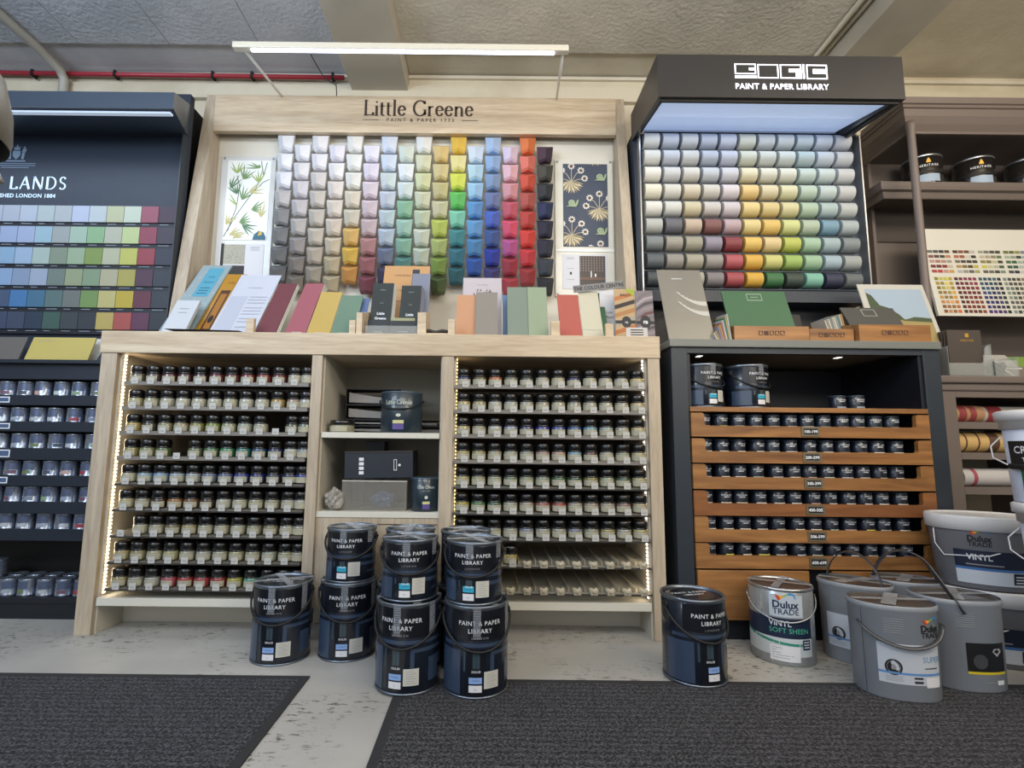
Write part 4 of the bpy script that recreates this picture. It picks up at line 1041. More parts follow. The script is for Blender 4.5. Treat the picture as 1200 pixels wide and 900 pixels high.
for r_ in range(6):
    z1=1.769-r_*.1005
    row=[ex[r_]]*4+SC[r_].split()
    for c_,h_ in enumerate(row):
        x=-1.441-.0798*(len(row)-c_)
        MB().box(x+.0012,x+.0786,2.285,2.304,z1-.078,z1).build('colour_chip',C(desat(h_),.55),sd)
    MB().box(-2.75,-1.441,2.290,2.304,z1-.0995,z1-.0805).build('chip_rail',NAVYD,sd)
    mb=MB(); 
    for c_ in range(14): 
        x=-1.441-.0798*(14-c_)
        mb.rect(x+.006,x+.006+.03+.02*((c_*7+r_)%3)/2,z1-.087,z1-.0845,plane(0,2.2897,0))
    mb.build('chip_names',mat('chipname','#8f99a8',.6),sd)
# lower shelves
MB().box(-2.9,-1.478,2.10,2.34,1.005,1.020).build('ledge',NAVY,sd,bevel=.001)
MB().box(-2.9,-1.478,2.126,2.14,.942,1.005).build('fascia',NAVY,sd)
SB=[(.876,.834),(.768,.727),(.661,.613),(.552,.509),(.448,.401),(.342,.296)]
for i,(a,b) in enumerate(SB):
    sh=MB().box(-2.9,-1.478,2.126,2.134,b,a).box(-2.9,-1.478,2.134,2.336,a-.012,a-.006).build('shelf',NAVY,sd,bevel=.001)
    if i<4:
        x=at(3 if i<3 else 0,(0,469,500,532,563)[i+1],2.12).x+.0
        MB().mat(WINK).box(x-.07,x+.024,2.1245,2.126,b+.010,a-.008).mat(mat('tagblue','#4a5c7c',.5)).box(x-.066,x+.020,2.124,2.1245,b+.014,a-.012).build('label_holder',None,sh)
MB().box(-1.490,-1.478,2.14,2.336,.0,1.005).build('side_panel',NAVYD,sd)
MB().box(-2.9,-1.478,2.12,2.336,.060,.082).build('bottom_shelf',NAVYD,sd)
MB().box(-2.9,-1.478,2.126,2.145,0,.060).build('plinth',NAVYD,sd)
def make_stin():
    o=MB().lathe([(.031,0),(.0325,.001),(.0325,.003),(.0318,.004),(.0318,.058),(.0328,.060),(.0328,.0635),(.030,.0638),(.029,.061)],26).build('sample_tin',mat('silver_tin','#9aa3b2',.27,metal=.8)); tag(o,'x','sample tin')
    f=cyl(.0322); mb=MB().mat(mat('tin_wrap_blue','#56617a',.35,metal=.3)).rect(-.014,.030,.026,.054,f,8,1); mb.mat(objcol('tin_band',.5)).rect(-.012,.018,.010,.024,f,8,1); mb.build('label',None,o); return o
TK=Kind(make_stin())
rr=random.Random(11)
tc='b8bcc4 9aa4b0 e0c040 6a7a50 b0b4b8 7a8494 48505c c0c4c8 a04048 705060 88a078 c8a090'.split()
for i,(a,b) in enumerate(SB):
    n=8
    for j in range(n):
        x=-1.545-.0765*j-.012*(i%2)+rr.uniform(-.004,.004)
        if x-.034<-2.3: continue
        TK.put((x,2.170,a-.0055),'silver sample tin on the navy stand, %s from the right on the %s shelf'%(ordn(j+1),ordn(i+1)),'silver sample tins',rr.uniform(-.6,.6),rgb(rr.choice(tc)))
for k in range(2):
    for j in range(8):
        TK.put((-1.53-.074*j-.03*k,2.165+.072*k,.0825),'silver sample tin in the bottom bay of the navy stand, %s from right, %s rank'%(ordn(j+1),('front','back')[k]),'silver tins in the bottom bay',rr.uniform(-.5,.5),rgb(rr.choice(tc)))
TK.put((-1.99,2.20,.1475),'silver sample tin stacked on the others in the bottom bay, right one','stacked silver tins',.2,rgb('6a8a60'))
TK.put((-2.065,2.19,.1475),'silver sample tin stacked on the others in the bottom bay, left one','stacked silver tins',-.2,rgb('6a8a60'))
# ------------------------------------------------------------------ taupe dresser on the right
td=empty('dresser',(2.3,2.2,0),'taupe moulded dresser with cornice, round post, upper shelf and pigeonholes','dresser')
def cornice(prof,X0,Y0,x1,yb):
    """profile of (outward offset, z) swept along the left return and the front, mitred"""
    mb=MB(); n=len(prof)
    path=[(X0,yb,(-1,0)),(X0,Y0,(-1,-1)),(x1,Y0,(0,-1))]
    vs=[(px_+d[0]*o_,py_+d[1]*o_,z) for px_,py_,d in path for o_,z in prof]
    fs=[]
    for s_ in range(2):
        for i in range(n-1): a=s_*n+i; fs.append((a,a+n,a+n+1,a+1))
    mb.add(vs,fs); return mb
X1=3.2
cornice([(0,2.140),(.010,2.140),(.012,2.150),(.030,2.175),(.045,2.205),(.050,2.235),(.058,2.238),(.058,2.250),(.066,2.253),(.070,2.280),(.0,2.285)],1.935,2.25,X1,2.56).build('cornice',TAUPE,td)
MB().box(1.93,X1,2.25,2.56,2.17,2.20).build('top_board',TAUPED,td)
MB().box(1.9,X1,2.555,2.575,.98,2.17).build('back_panel',TAUPED,td)
MB().box(1.93,1.945,2.50,2.555,.98,2.17).build('back_stile',TAUPE,td)
cornice([(0,1.875),(.004,1.880),(.010,1.897),(.012,1.903),(.030,1.907),(.034,1.923),(.036,1.943),(0,1.947)],1.875,2.345,X1,2.56).build('shelf_moulding',TAUPE,td)
MB().box(1.875,X1,2.345,2.555,1.920,1.946).build('upper_shelf',TAUPE,td)
MB().box(1.95,X1,2.546,2.555,1.745,1.91).build('recess_shade_panel',mat('taupe_shadow','#453d38',.6),td)  # dark sheet painting in the shade of the recess under the shelf
MB().lathe([(.022,.99),(.022,1.01),(.0165,1.02),(.0155,2.12),(.020,2.15),(.020,2.172)],24,cx=1.912,cy=2.205).build('round_post',TAUPE,td)
# counter and pigeonholes
MB().box(1.765,X1,2.04,2.56,.955,.985).box(1.78,X1,2.052,2.56,.925,.955).build('counter',TAUPE,td,bevel=.006)
MB().box(1.80,1.815,2.10,2.55,0,.925).build('side_panel',TAUPED,td)
MB().box(1.805,1.865,2.06,2.10,0,.925).build('front_stile',TAUPE,td,bevel=.001)
for a,b in ((.900,.925),(.775,.802),(.655,.682),(.520,.548),(.0,.08)): MB().box(1.865,X1,2.06,2.085,a,b).box(1.865,X1,2.085,2.55,b-.015,b).build('shelf_rail',TAUPE,td)
for x in (2.42,): MB().box(x,x+.03,2.065,2.54,0,.925).build('divider',TAUPE,td)
# roller packs in the pigeonholes
def roller(label,x0,x1,y,z,r,h,stripe,cap,loc=None,rows=()):
    o=empty('roller_sleeve',((x0+x1)/2,y,z),label,'roller sleeve','paint roller sleeves')
    def L(prof,name,m):
        mb=MB(); n=24; vs=[];fs=[]
        for rr_,x in prof:
            for i in range(n): a=2*PI*i/n; vs.append((x,y+rr_*math.cos(a),z+r+rr_*math.sin(a)))
        for j in range(len(prof)-1):
            for i in range(n): k=(i+1)%n; fs.append((j*n+i,(j+1)*n+i,(j+1)*n+k,j*n+k))
        mb.add(vs,fs,True); mb.add(vs,[tuple(range(n)),tuple((len(prof)-1)*n+i for i in range(n-1,-1,-1))]); return mb.build(name,m,o)
    L([(r*.92,x0),(r*.97,x0+.006),(r*.97,x1-.006),(r*.92,x1)],'sleeve',mat('sleeve'+h,'#'+h,.75,bump=.3,bscale=300))
    for i,(a,b) in enumerate(rows): L([(r*1.0,x0+a),(r*1.0,x0+b)],'band',mat('sleeve'+stripe,'#'+stripe,.6))
    if cap: L([(r*.72,x0-.010),(r*.72,x0)],'end_core',mat('core','#55504c',.5))
roller('orange and red wrapped roller sleeve in the top pigeonhole',1.885,2.02,2.14,.802,.036,'a8805c','8a3a3c',False,rows=((.03,.06),(.075,.10)))
roller('pale roller sleeve with red wrap behind the tub, top pigeonhole',2.03,2.27,2.16,.802,.036,'b4aea2','8a3436',False,rows=((.02,.08),))
roller('yellow striped roller sleeve in the second pigeonhole',1.880,2.13,2.13,.682,.042,'c8a468','5a4030',False,rows=((.035,.041),(.085,.091),(.13,.17)))
roller('white roller sleeve with pink collar and grey core, third pigeonhole',1.895,2.15,2.12,.548,.036,'bab6b4','a04c58',True,rows=((.035,.05),))
roller('white roller sleeve lying behind the pink-collared one',1.885,2.15,2.20,.548,.036,'b8b4b0','a02c38',False,rows=((.02,.10),))
# tins on the upper shelf
def her_tin():
    o=empty('paint_tin',(0,0,0),'x','paint tin'); r,h=.0815,.172
    MB().lathe([(r-.003,0),(r,.003),(r,h-.008),(r-.003,h-.004)],40).build('body',mat('her_black','#2b2826',.25,metal=.3,coat=.4),o)
    MB().lathe([(r,h-.010),(r+.002,h-.006),(r+.001,h),(r-.004,h),(r-.006,h-.005)],40,capb=False).build('rim',SILVER,o)
    f=cyl(r+.0006); mb=MB().mat(mat('her_gold','#c89c3a',.4,metal=.3)).fl([(-.010,h-.045),(.010,h-.045),(.006,h-.030),(0,h-.020),(-.006,h-.030)],f)
    mb.mat(WINK).text('HERITAGE',.016,0,h-.064,f,sp=1.2,bold=.01); mb.mat(mat('her_label','#9db0c4',.5)).rect(-.045,.045,.030,.068,f,8,1); mb.mat(STK).rect(-.012,.018,.006,.026,f,3,1)
    f2=cyl(r+.003); mb.mat(BLACKM).rect(-.12,.12,h-.10,h-.085,f2,16,1); mb.build('label',None,o); return o
HK=Kind(her_tin())
HK.put((2.150,2.44,1.9465),'black heritage tin on the upper dresser shelf, next to the round post','black tins on the upper shelf',dg(-20))
HK.put((2.415,2.45,1.9465),'black heritage tin on the upper dresser shelf, second from the post','black tins on the upper shelf',dg(-20))
HK.put((2.68,2.45,1.9465),'black heritage tin on the upper dresser shelf, cut by the right picture edge','black tins on the upper shelf',dg(-20))
# colour chart board
cb=empty('colour_chart',(2.3,2.35,1.3),'large white colour chart board with rows of tiny colour squares leaning above the counter','colour chart')
def cf(off): return lambda u,v:(2.055+u,2.315-off+(v)*.16,1.300+v)
mb=MB(); b=[cf(0)(0,0),cf(0)(.85,0),cf(-.012)(.85,0),cf(-.012)(0,0)]; t_=[cf(0)(0,.445),cf(0)(.85,.445),cf(-.012)(.85,.445),cf(-.012)(0,.445)]
mb.hexa(b,t_); bd=mb.build('board',mat('chart_white','#cfccc2',.6),cb)
import colorsys
mb=MB(); f=cf(.0012); rr=random.Random(21)
cc={}
def sq(px0,py0,hx,w=7.4,hh=5.0):
    mb.mat(C(hx,.6)); u=px0; mb.rect(u,u+w*.00315,py0-.0145,py0,f)
def hueset(i):
    return [('7a7c74','5c5c58','3a3a3c','6a4a34','5a3028','9a5a3c','7a5040','d8d4c8','b8b8a4','8a8a7a','5a5a50','4a5040','7a8440','6a7440','a8a860','8a98b0','40486a','34465c'),
     ('9a5a5a','6a4848','404044','d89868','c87858','b06040','e8e4d8','3c3430','d8d0b0','c8b898','a09878','6a8450','b8ccb0','a8b4a0','484c40','a8c0d4','5a8cc0','3c64a0'),
     ('d8a8a0','c88880','c89890','b8b0a0','8a7a68','5a4a44','48403c','4a4038','a09048','8a8440','d8d49c','3c4438','4a7a4c','3f6a40','b8d0c4','808898','6a6c78','38384a'),
     ('8a3038','7a2c30','9a2c30','e0d4c0','c8a468','9a7c40','5a4c38','d8c84c','e4dc50','e0dcb0','c8ccb0','4c7050','3c6450','306050','c8d0cc','e0dcd8','d8ccd8','c8c0d0'),
     ('c05050','d04848','e0a8a0','e0b060','c8d0d0','a8a8a0','6c6c68','b8b878','6a6c60','7a7c70','4a4c48','8ca090','4a5454','343c54','e4e4e0','d0c4d4','b0a4c0','584070')][i]
for i in range(5):
    for j,hx in enumerate(hueset(i)):
        sq(.020+j*.0270+(j//4)*.012,.332-i*.0255,hx)
fam=[('c8a850','d8b860','e0c060','e0a838'),('6a3038','7a2c34','8a3040','9a3c48','a83c44'),('405a90','38508a','304878','48608a','303c38'),('8a9890','6a7468','54584c','7a7468','8a7c68','5a4a40'),('7a3c3c','8a4840','6a3430','5a3430')]
for i in range(8):
    u=.022+i*.0012; 
    for g,F_ in enumerate(fam):
        for k,hx in enumerate(F_):
            h0=[int(hx[a:a+2],16)/255 for a in (0,2,4)]; H_,S_,V_=colorsys.rgb_to_hsv(*h0); H_=(H_+(i-3)*(.014 if g!=2 else .03)*(-1 if g==0 else 1))%1; V_=min(1,max(.15,V_*rr.uniform(.75,1.2)))
            q='%02x%02x%02x'%tuple(int(c*15)*17 for c in colorsys.hsv_to_rgb(H_,S_,V_))
            mb.mat(C(q,.6)); mb.rect(u,u+.0165,.192-i*.0232-.0150,.192-i*.0232,f); u+=.0215
        u+=.006
        if g==4: break
    
mb.build('colour_squares',None,bd)
# ------------------------------------------------------------------ leaflets and books on the worktops
ZT=1.1105
def leaf(name,label,cat,x0,x1,yt,Y0,col,k=.62,zb=ZT,th=.003,group=None,dx=0,extra=None,rough=.6,stack=0,scol='e4e0d8',matl=None):
    """upright card standing at depth Y0, leaning back with slope k, its top where the photograph shows it"""
    a=at(x0,385,Y0); A=at(x1,385,Y0)
    X0,X1=a.x,A.x
    xm,ym=(x0+x1)/2,yt
    lo,hi=0,.6
    for _ in range(40):
        m=(lo+hi)/2
        v=Vector(((X0+X1)/2,Y0+k*m,zb+m))-Vector((0,0,H)); w=v.dot(Fw); py=450-F_PX*v.dot(Uu)/w
        if py>yt: lo=m
        else: hi=m
    hgt=lo; 
    mb=MB(); n=Vector((0,1,-k)).normalized()*th; tk=(1+k*k)**.5
    lift=k*th/tk+.0002
    def P(u,v,o=0): return Vector((X0+u*(X1-X0)+dx*v,Y0+k*v*hgt,zb+lift+v*hgt))-n/th*o*1.0
    m_=matl or C(col,rough)
    mb.mat(m_)
    b=[P(0,0),P(1,0),P(1,0)+n,P(0,0)+n]; t=[P(0,1),P(1,1),P(1,1)+n,P(0,1)+n]
    mb.hexa(b,t)
    if stack:
        mb.mat(C(scol,.7))
        for i in range(stack):
            s=n*(1.25+i*1.25*1.0); e=Vector((.004*(i+1)*(1 if x0<571 else -1),0,-.004*(i%3)))
            mb.hexa([p+s+Vector((e.x,0,0)) for p in b],[p+s+e for p in t])
    if extra:
        def fn(u,v,o=.0008): return P(u,v,o)
        extra(mb,fn,X1-X0,hgt)
    o=mb.build(name); tag(o,label,cat,group); return o
def lines(mb,fn,m,ys,u0,u1,t=.012,o=.0008):
    mb.mat(m)
    for y in ys: mb.rect(u0,u1,y,y+t,lambda u,v:fn(u,v,o))
def txt(mb,fn,m,s,size,u,v,w,h,o=.001,bold=0,align='CENTER'):
    mb.mat(m); mb.text(s,size,0,0,lambda a,b:fn(u+a/w,v+b/h,o),bold=bold,align=align)
def e_blue(mb,fn,w,h):
    mb.mat(C('b9cdd0'))
    r=random.Random(1)
    for i in range(40):
        u,v=r.random()*.9+.02,r.random()*.9+.02; mb.fl([(u,v),(u+.05,v+.01),(u+.07,v+.04),(u+.02,v+.03)],lambda a,b:fn(a,b,.0005))
    mb.mat(C('5fb4d0')).rect(.30,.82,.52,.95,lambda a,b:fn(a,b,.0008))
    txt(mb,fn,C('2a5a70'),'Little',.014,.56,.80,w,h,.0012); txt(mb,fn,C('2a5a70'),'Greene',.014,.56,.72,w,h,.0012)
    lines(mb,fn,C('2a5a70'),(.64,.60,.56),.40,.72,.01,.0012)
leaf('paint_booklet','pale blue patterned booklet with bright blue title panel, leftmost on the oak worktop','booklet',183,222,312,2.05,'a5b9bd',k=.75,extra=e_blue,th=.006)
leaf('small_card','small white card propped before the blue patterned booklet','card',188,216,354,2.015,'dfe3ea',k=.6,th=.014,extra=lambda mb,fn,w,h:lines(mb,fn,INKG,(.72,.6),.3,.7,.02))
def e_or(mb,fn,w,h):
    mb.mat(C('5a3414')).rect(.18,.62,.05,.72,lambda a,b:fn(a,b,.0006)); mb.mat(C('b87828')).rect(.26,.55,.12,.66,lambda a,b:fn(a,b,.0009)); mb.mat(C('241610')).fl([(.4+.11*math.cos(q*PI/5),.26+.06*math.sin(q*PI/5)) for q in range(10)],lambda a,b:fn(a,b,.0012))
    txt(mb,fn,C('5a3414'),'HOMES',.009,.45,.84,w,h)
leaf('magazine','orange and brown glossy magazine beside the blue booklet','magazine',225,252,322,2.07,'cf9838',k=.7,extra=e_or,rough=.3)
def e_wh(mb,fn,w,h):
    lines(mb,fn,INKG,(.76,),.35,.7,.008); mb.mat(C('cfd4e4'))
    mb.rect(.05,.45,.05,.62,lambda a,b:fn(a,b,.0006)); lines(mb,fn,C('b4bacb'),(.6,.55,.50,.42,.37,.32,.25,.2,.12),.5,.92,.012)
leaf('price_list','large white printed price sheet leaning right of the orange magazine','sheet',243,296,323,2.03,'dfe2f0',k=.75,extra=e_wh)
MB().hexa([(-1.20,1.985,ZT+.0005),(-.99,1.985,ZT+.0005),(-.97,2.03,ZT+.0005),(-1.17,2.03,ZT+.0005)],[(-1.25,1.965,ZT+.013),(-.96,1.965,ZT+.008),(-.955,2.015,ZT+.010),(-1.20,2.015,ZT+.013)]).build('pen_tray',BLACKM); tag(bpy.data.objects['pen_tray'],'flat black tray lying in front of the price sheet','tray')
foot=lambda mb,fn,w,h:lines(mb,fn,C('d8c8c0'),(.05,),.3,.8,.012)
leaf('colour_leaflet','wine red colour leaflet standing on the oak worktop','leaflet',298,322,333,2.02,'7c3c46',k=.75,group=None,stack=2,scol='e6e2d4',th=.004)
leaf('colour_leaflet','dusty pink colour leaflet, tallest beside the wine red one','leaflet',333,357,333,2.02,'b0606c',k=.75,stack=3,scol='dcd4c0',th=.004,extra=foot)
leaf('colour_leaflet','mustard yellow colour leaflet right of the dusty pink one','leaflet',359,386,343,2.015,'d2b35c',k=.7,extra=foot,th=.004)
leaf('colour_leaflet','sage green colour leaflet right of the mustard one','leaflet',387,414,347,2.01,'6f8f78',k=.7,extra=foot,th=.004)
leaf('colour_leaflet','slate blue leaflet mostly hidden behind the sage green one','leaflet',403,424,350,2.05,'6480b4',k=.6,th=.004)
def block(name,label,cat,x0,x1,yt,Y0,dep,m,lean=0):
    a=at(x0,385,Y0).x; b=at(x1,385,Y0).x; z=at((x0+x1)/2,yt,Y0).z
    o=MB().hexa([(a,Y0,ZT+.0003),(b,Y0,ZT+.0003),(b,Y0+dep,ZT+.0003),(a,Y0+dep,ZT+.0003)],[(a,Y0,z),(b,Y0,z),(b,Y0+dep,z+lean),(a,Y0+dep,z+lean)]).build(name,m,bevel=.0008); return tag(o,label,cat)
block('leaflet_holder','small pale wood peg between the price sheet and the wine red leaflet','leaflet holder',288,297,373,1.985,.02,ASH)
block('leaflet_holder','small pale wood peg right of the sage green leaflet','leaflet holder',409,416,375,1.985,.02,ASH)
block('leaflet_holder','pale wood divider left of the dark green brochures','leaflet holder',417,424,366,1.99,.15,ASH,.04)
block('leaflet_holder','pale wood divider right of the dark green brochures','leaflet holder',489,499,366,1.99,.15,ASH,.04)
block('leaflet_holder','pale wood peg left of the peach card','leaflet holder',525,533,374,1.985,.02,ASH)
block('leaflet_holder','pale wood peg left of the coral leaflet','leaflet holder',646,656,376,1.985,.03,ASH)
block('leaflet_holder','pale wood peg between the cream leaflet and the striped brochure','leaflet holder',710,719,379,1.985,.02,ASH)
def e_pick(mb,fn,w,h):
    txt(mb,fn,C('6a4020'),'Little Greene',.013,.42,.86,w,h); txt(mb,fn,C('6a4020'),'Pick up your',.016,.42,.66,w,h); txt(mb,fn,C('6a4020'),'colour card',.016,.42,.52,w,h)
    mb.mat(C('2a2c3c')).rect(.62,.78,.5,.95,lambda a,b:fn(a,b,.0006))
leaf('sign_card','peach card reading pick up your colour card, behind the dark brochures','sign',441,498,312,2.17,'d9a468',k=.35,extra=e_pick)
DGR='26302f'
def e_lg(mb,fn,w,h):
    txt(mb,fn,C('c8ccc8'),'Colour',.008,.5,.86,w,h); txt(mb,fn,C('c8ccc8'),'Card',.007,.5,.62,w,h)
    txt(mb,fn,WINK,'Little',.0155,.5,.42,w,h,bold=.02); txt(mb,fn,WINK,'Greene',.0155,.5,.335,w,h,bold=.02)
leaf('colour_brochure','dark green brochure with white lettering, left one of the pair','brochure',431,456,332,2.06,DGR,k=.30,extra=e_lg,stack=3,scol='d6d2c4')
leaf('colour_brochure','dark green brochure with white lettering, right one of the pair','brochure',466,490,335,2.06,DGR,k=.30,extra=e_lg,stack=3,scol='8a8c9a')
leaf('colour_brochure','lilac grey brochure standing behind the right dark green one','brochure',478,500,321,2.10,'8c90a4',k=.28)
leaf('colour_brochure','low dark brochure in the holder front, left','brochure',430,455,375,2.02,'2e3438',k=.15,th=.006,extra=lambda mb,fn,w,h:lines(mb,fn,INKG,(.25,),.3,.7,.05))
leaf('colour_brochure','low dark brochure with flowery top edge in the holder front, right','brochure',457,487,373,2.02,'2e3438',k=.15,th=.006,extra=lambda mb,fn,w,h:(lines(mb,fn,INKG,(.25,),.3,.7,.05),mb.mat(C('b8b88c')).rect(.0,.95,.85,1.0,lambda a,b:fn(a,b,.0006))))
o=MB().box(at(428,385,1.995).x,at(489,385,1.995).x,1.993,1.996,ZT+.001,ZT+.040).build('clear_holder',ACRYL); tag(o,'clear acrylic strip holding the dark green brochures upright','leaflet holder')
# pouch and slotted wood block
x0,x1=at(497,385,2.0).x,at(525,385,2.0).x
o=MB().tube([(x0+(x1-x0)*i/8,2.03,ZT+.026+.003*math.sin(i*1.3)) for i in range(9)],.008,8,flat=1.5).build('pen_pouch',mat('pouch','#2c2824',.5)); tag(o,'small dark brown rolled pouch lying on a wood block','pouch')
mb=MB().box(x0-.004,x1,2.0,2.06,ZT+.0003,ZT+.014)
o=mb.build('slotted_block',ASH); tag(o,'low pale wood block under the dark pouch','wood block')
def e_poster(mb,fn,w,h):
    txt(mb,fn,INKG,'Little Greene',.009,.5,.88,w,h); r=random.Random(4); mb.mat(C('5a4642'))
    for i in range(60):
        u,v=.25+r.random()*.48,.60+r.random()*.2; mb.fl([(u,v),(u+.03,v),(u+.02,v+.03)],lambda a,b:fn(a,b,.0006))
leaf('sign_card','pale card with a speckled brown pattern behind the peach and taupe leaflets','sign',541,588,326,2.12,'d8cdd2',k=.25,extra=e_poster)
leaf('colour_leaflet','peach leaflet standing on the middle of the worktop','leaflet',534,558,346,2.04,'e0a57c',k=.25,extra=foot,th=.004)
leaf('colour_leaflet','taupe grey leaflet right of the peach one','leaflet',557,583,343,2.02,'9c9489',k=.3,th=.006,extra=lambda mb,fn,w,h:mb.mat(C('4a4238')).rect(.0,.95,0,.03,lambda a,b:fn(a,b,.0006)))
leaf('colour_leaflet','narrow sky blue leaflet left of the grey-green one','leaflet',589,600,346,2.09,'7c9cc4',k=.3)
leaf('colour_leaflet','grey-green leaflet left of the pale green one','leaflet',595,620,337,2.04,'8c9a8a',k=.35,extra=foot,th=.004)
leaf('colour_leaflet','pale green leaflet right of the grey-green one','leaflet',620,643,337,2.035,'a5b596',k=.35,extra=foot,th=.004,dx=.0)
leaf('colour_leaflet','coral red leaflet standing near the right end of the worktop','leaflet',657,683,346,2.03,'cb6a5c',k=.5,extra=foot,th=.004)
leaf('colour_leaflet','cream leaflet right of the coral red one','leaflet',684,708,342,2.025,'e6e0c6',k=.5,th=.004,extra=lambda mb,fn,w,h:lines(mb,fn,INKG,(.18,),.0,1,.004))
leaf('colour_leaflet','green leaflet peeping out behind the cream one','leaflet',697,714,344,2.06,'4a7c58',k=.45)
def e_cc(mb,fn,w,h): txt(mb,fn,INK,'THE COLOUR CENTRE',.0165,.5,.18,w,h,bold=.03)
a=at(672,340,2.13); b=at(731,334,2.13)
cs=empty('sign_card',(a.x,2.13,ZT),'white leaflet stand topped by a grey strip reading the colour centre','sign')
L_s=(b-a).length; ang=math.atan2(b.z-a.z,b.x-a.x); f=plane(a.x,2.127,a.z,ang)
def slab(f_,u0,u1,v0,v1,y0,y1,m,nm,par):
    P=[Vector(f_(u,v)) for u,v in ((u0,v0),(u1,v0),(u1,v1),(u0,v1))]
    mb=MB(); mb.hexa([Vector((p.x,y0,p.z)) for p in P],[Vector((p.x,y1,p.z)) for p in P]); return mb.build(nm,m,par)
hs=slab(f,0,L_s,-.012,.018,2.128,2.131,mat('strip_grey','#7c7c7c',.5),'header_strip',cs)
MB().mat(INK).text('THE COLOUR CENTRE',.0225,L_s/2,-.005,f,bold=.02,sx=.92).build('lettering',None,hs)
slab(plane(at(703,385,2.135).x,2.13,ZT,0),0,.065,.0005,a.z-ZT+.004,2.133,2.137,PAPER,'stand_sheet',cs)
mb=MB().mat(INK)
for s_,zz in (('Trade',.135),('& Retail',.115)): mb.text(s_,.015,at(703,385,2.135).x+.036,ZT+zz,plane(0,2.1325,0))
mb.build('stand_text',None,cs)
def e_st(mb,fn,w,h):
    cols=['d8884a','3c3436','c98f58','b9b4a4','d07c3c','3a3a40']
    for i,c in enumerate(cols):
        mb.mat(C(c)); v=.86-i*.16
        mb.fl([(0,v-.10),(1,v-.0+.02),(1,v+.10),(0,v-.02)],lambda a,b:fn(a,max(0,b),.0006))
    mb.mat(C('b8c83c')).fl([(.6,.95),(1,.86),(1,1),(.6,1)],lambda a,b:fn(a,b,.0009))
    txt(mb,fn,INK,'BALLY',.015,.55,.86,w,h,.0013,bold=.02)
    mb.mat(C('303034')).rect(0,1,.33,.39,lambda a,b:fn(a,b,.0012)); mb.fl([(.55+.24*math.cos(q*PI/8),.36+.11*math.sin(q*PI/8)) for q in range(16)],lambda a,b:fn(a,b,.0015)); txt(mb,fn,WINK,'FB',.012,.55,.33,w,h,.002)
leaf('paint_brochure','orange, black and grey striped brochure near the right end of the worktop','brochure',722,746,339,2.05,'d9b98c',k=.12,extra=e_st)
def e_mb(mb,fn,w,h):
    r=random.Random(9)
    for i in range(9):
        mb.mat(C(('8a8084','c0b4b8','5e565c','a8989c','7a4c50')[i%5])); v=.95-i*.1
        mb.fl([(0,v-.2+.02*i%.1),(.5,v-.05),(1,v),(1,v+.05),(.5,v+.01),(0,v-.12)],lambda a,b:fn(a,max(0,min(1,b)),.0006+i*.00003))
    mb.mat(C('303034')).rect(0,1,.33,.39,lambda a,b:fn(a,b,.0012)); mb.fl([(.5+.30*math.cos(q*PI/8),.37+.13*math.sin(q*PI/8)) for q in range(16)],lambda a,b:fn(a,b,.0015)); txt(mb,fn,WINK,'FB',.018,.5,.335,w,h,.002,bold=.02)
leaf('paint_brochure','marbled grey and mauve brochure with round dark badge, rightmost on the oak worktop','brochure',747,768,341,2.045,'948a90',k=.12,extra=e_mb)
leaf('small_card','small white card in front of the marbled brochure','card',734,759,384,1.975,'e4e0dc',k=.1,th=.001,extra=lambda mb,fn,w,h:lines(mb,fn,INK,(.7,.45,.2),.2,.8,.1))
# ---- things on the dark cabinet worktop
def e_sil(mb,fn,w,h):
    f=lambda a,b:fn(a,b,.0007)
    lines(mb,fn,WINK,(.86,),.30,.55,.008)
    mb.mat(C('c9c9c4'))
    for i in range(8):
        for j in range(4):
            if (i*3+j)%4: mb.rect(.18+j*.08,.235+j*.08,.42+i*.05,.424+i*.05,f)
    mb.mat(C('e4e2da',.3))  # curved highlights painted on as pale bands
    for base in (.50,.36):
        n=8
        for i in range(n):
            u0,u1=.35+i*.08,.35+(i+1)*.08; z=lambda u:base+.20*(1-min(1,(u-.3)/.6))**2
            mb.fl([(u0,z(u0)-.03*(i/n)),(min(1,u1),z(u1)-.03*(i+1)/n),(min(1,u1),z(u1)+.035),(u0,z(u0)+.03*(.3+i/n))],f)
leaf('silver_brochure','large silvery brochure with painted curved highlights propped at the left of the dark cabinet top','brochure',784,838,317,1.995,'77766f',k=.38,zb=1.1025,extra=e_sil,rough=.25,th=.005,matl=mat('silver_sheet','#a09d96',.3,metal=.6))
def box_teak(label,X0,X1,Y0,Y1,z0,z1,name='sample_box',back=True):
    o=empty(name,((X0+X1)/2,Y0,z0),label,'sample box')
    MB().box(X0,X1,Y0,Y0+.008,z0,z1).build('front_panel',TEAK,o,bevel=.001)
    MB().box(X0,X1,Y0+.0085,Y1,z0,z0+.008).build('base',TEAK,o)
    MB().prismx([(Y0+.0085,z0+.0085),(Y1,z0+.0085),(Y1,z1+.03),(Y0+.0085,z1)],X0,X0+.008).build('side_panel',TEAK,o)
    MB().prismx([(Y0+.0085,z0+.0085),(Y1,z0+.0085),(Y1,z1+.03),(Y0+.0085,z1)],X1-.008,X1).build('side_panel',TEAK,o)
    mb=MB().mat(mat('burnt','#4a2e1c',.6)); cx=(X0+X1)/2; zc=(z0+z1)/2; f=plane(0,Y0-.0006,0); s=.011
    for k in range(5):
        a=cx-.052+k*.021; mb.rect(a,a+.018,zc-.008,zc+.010,f) if k in (1,) else (mb.rect(a,a+.018,zc+.007,zc+.010,f),mb.rect(a,a+.018,zc-.008,zc-.005,f),mb.rect(a,a+.004,zc-.005,zc+.007,f),mb.rect(a+.013,a+.018,zc-.001,zc+.007,f))
    mb.build('burnt_logo',None,o)
    return o
Z2=1.1025
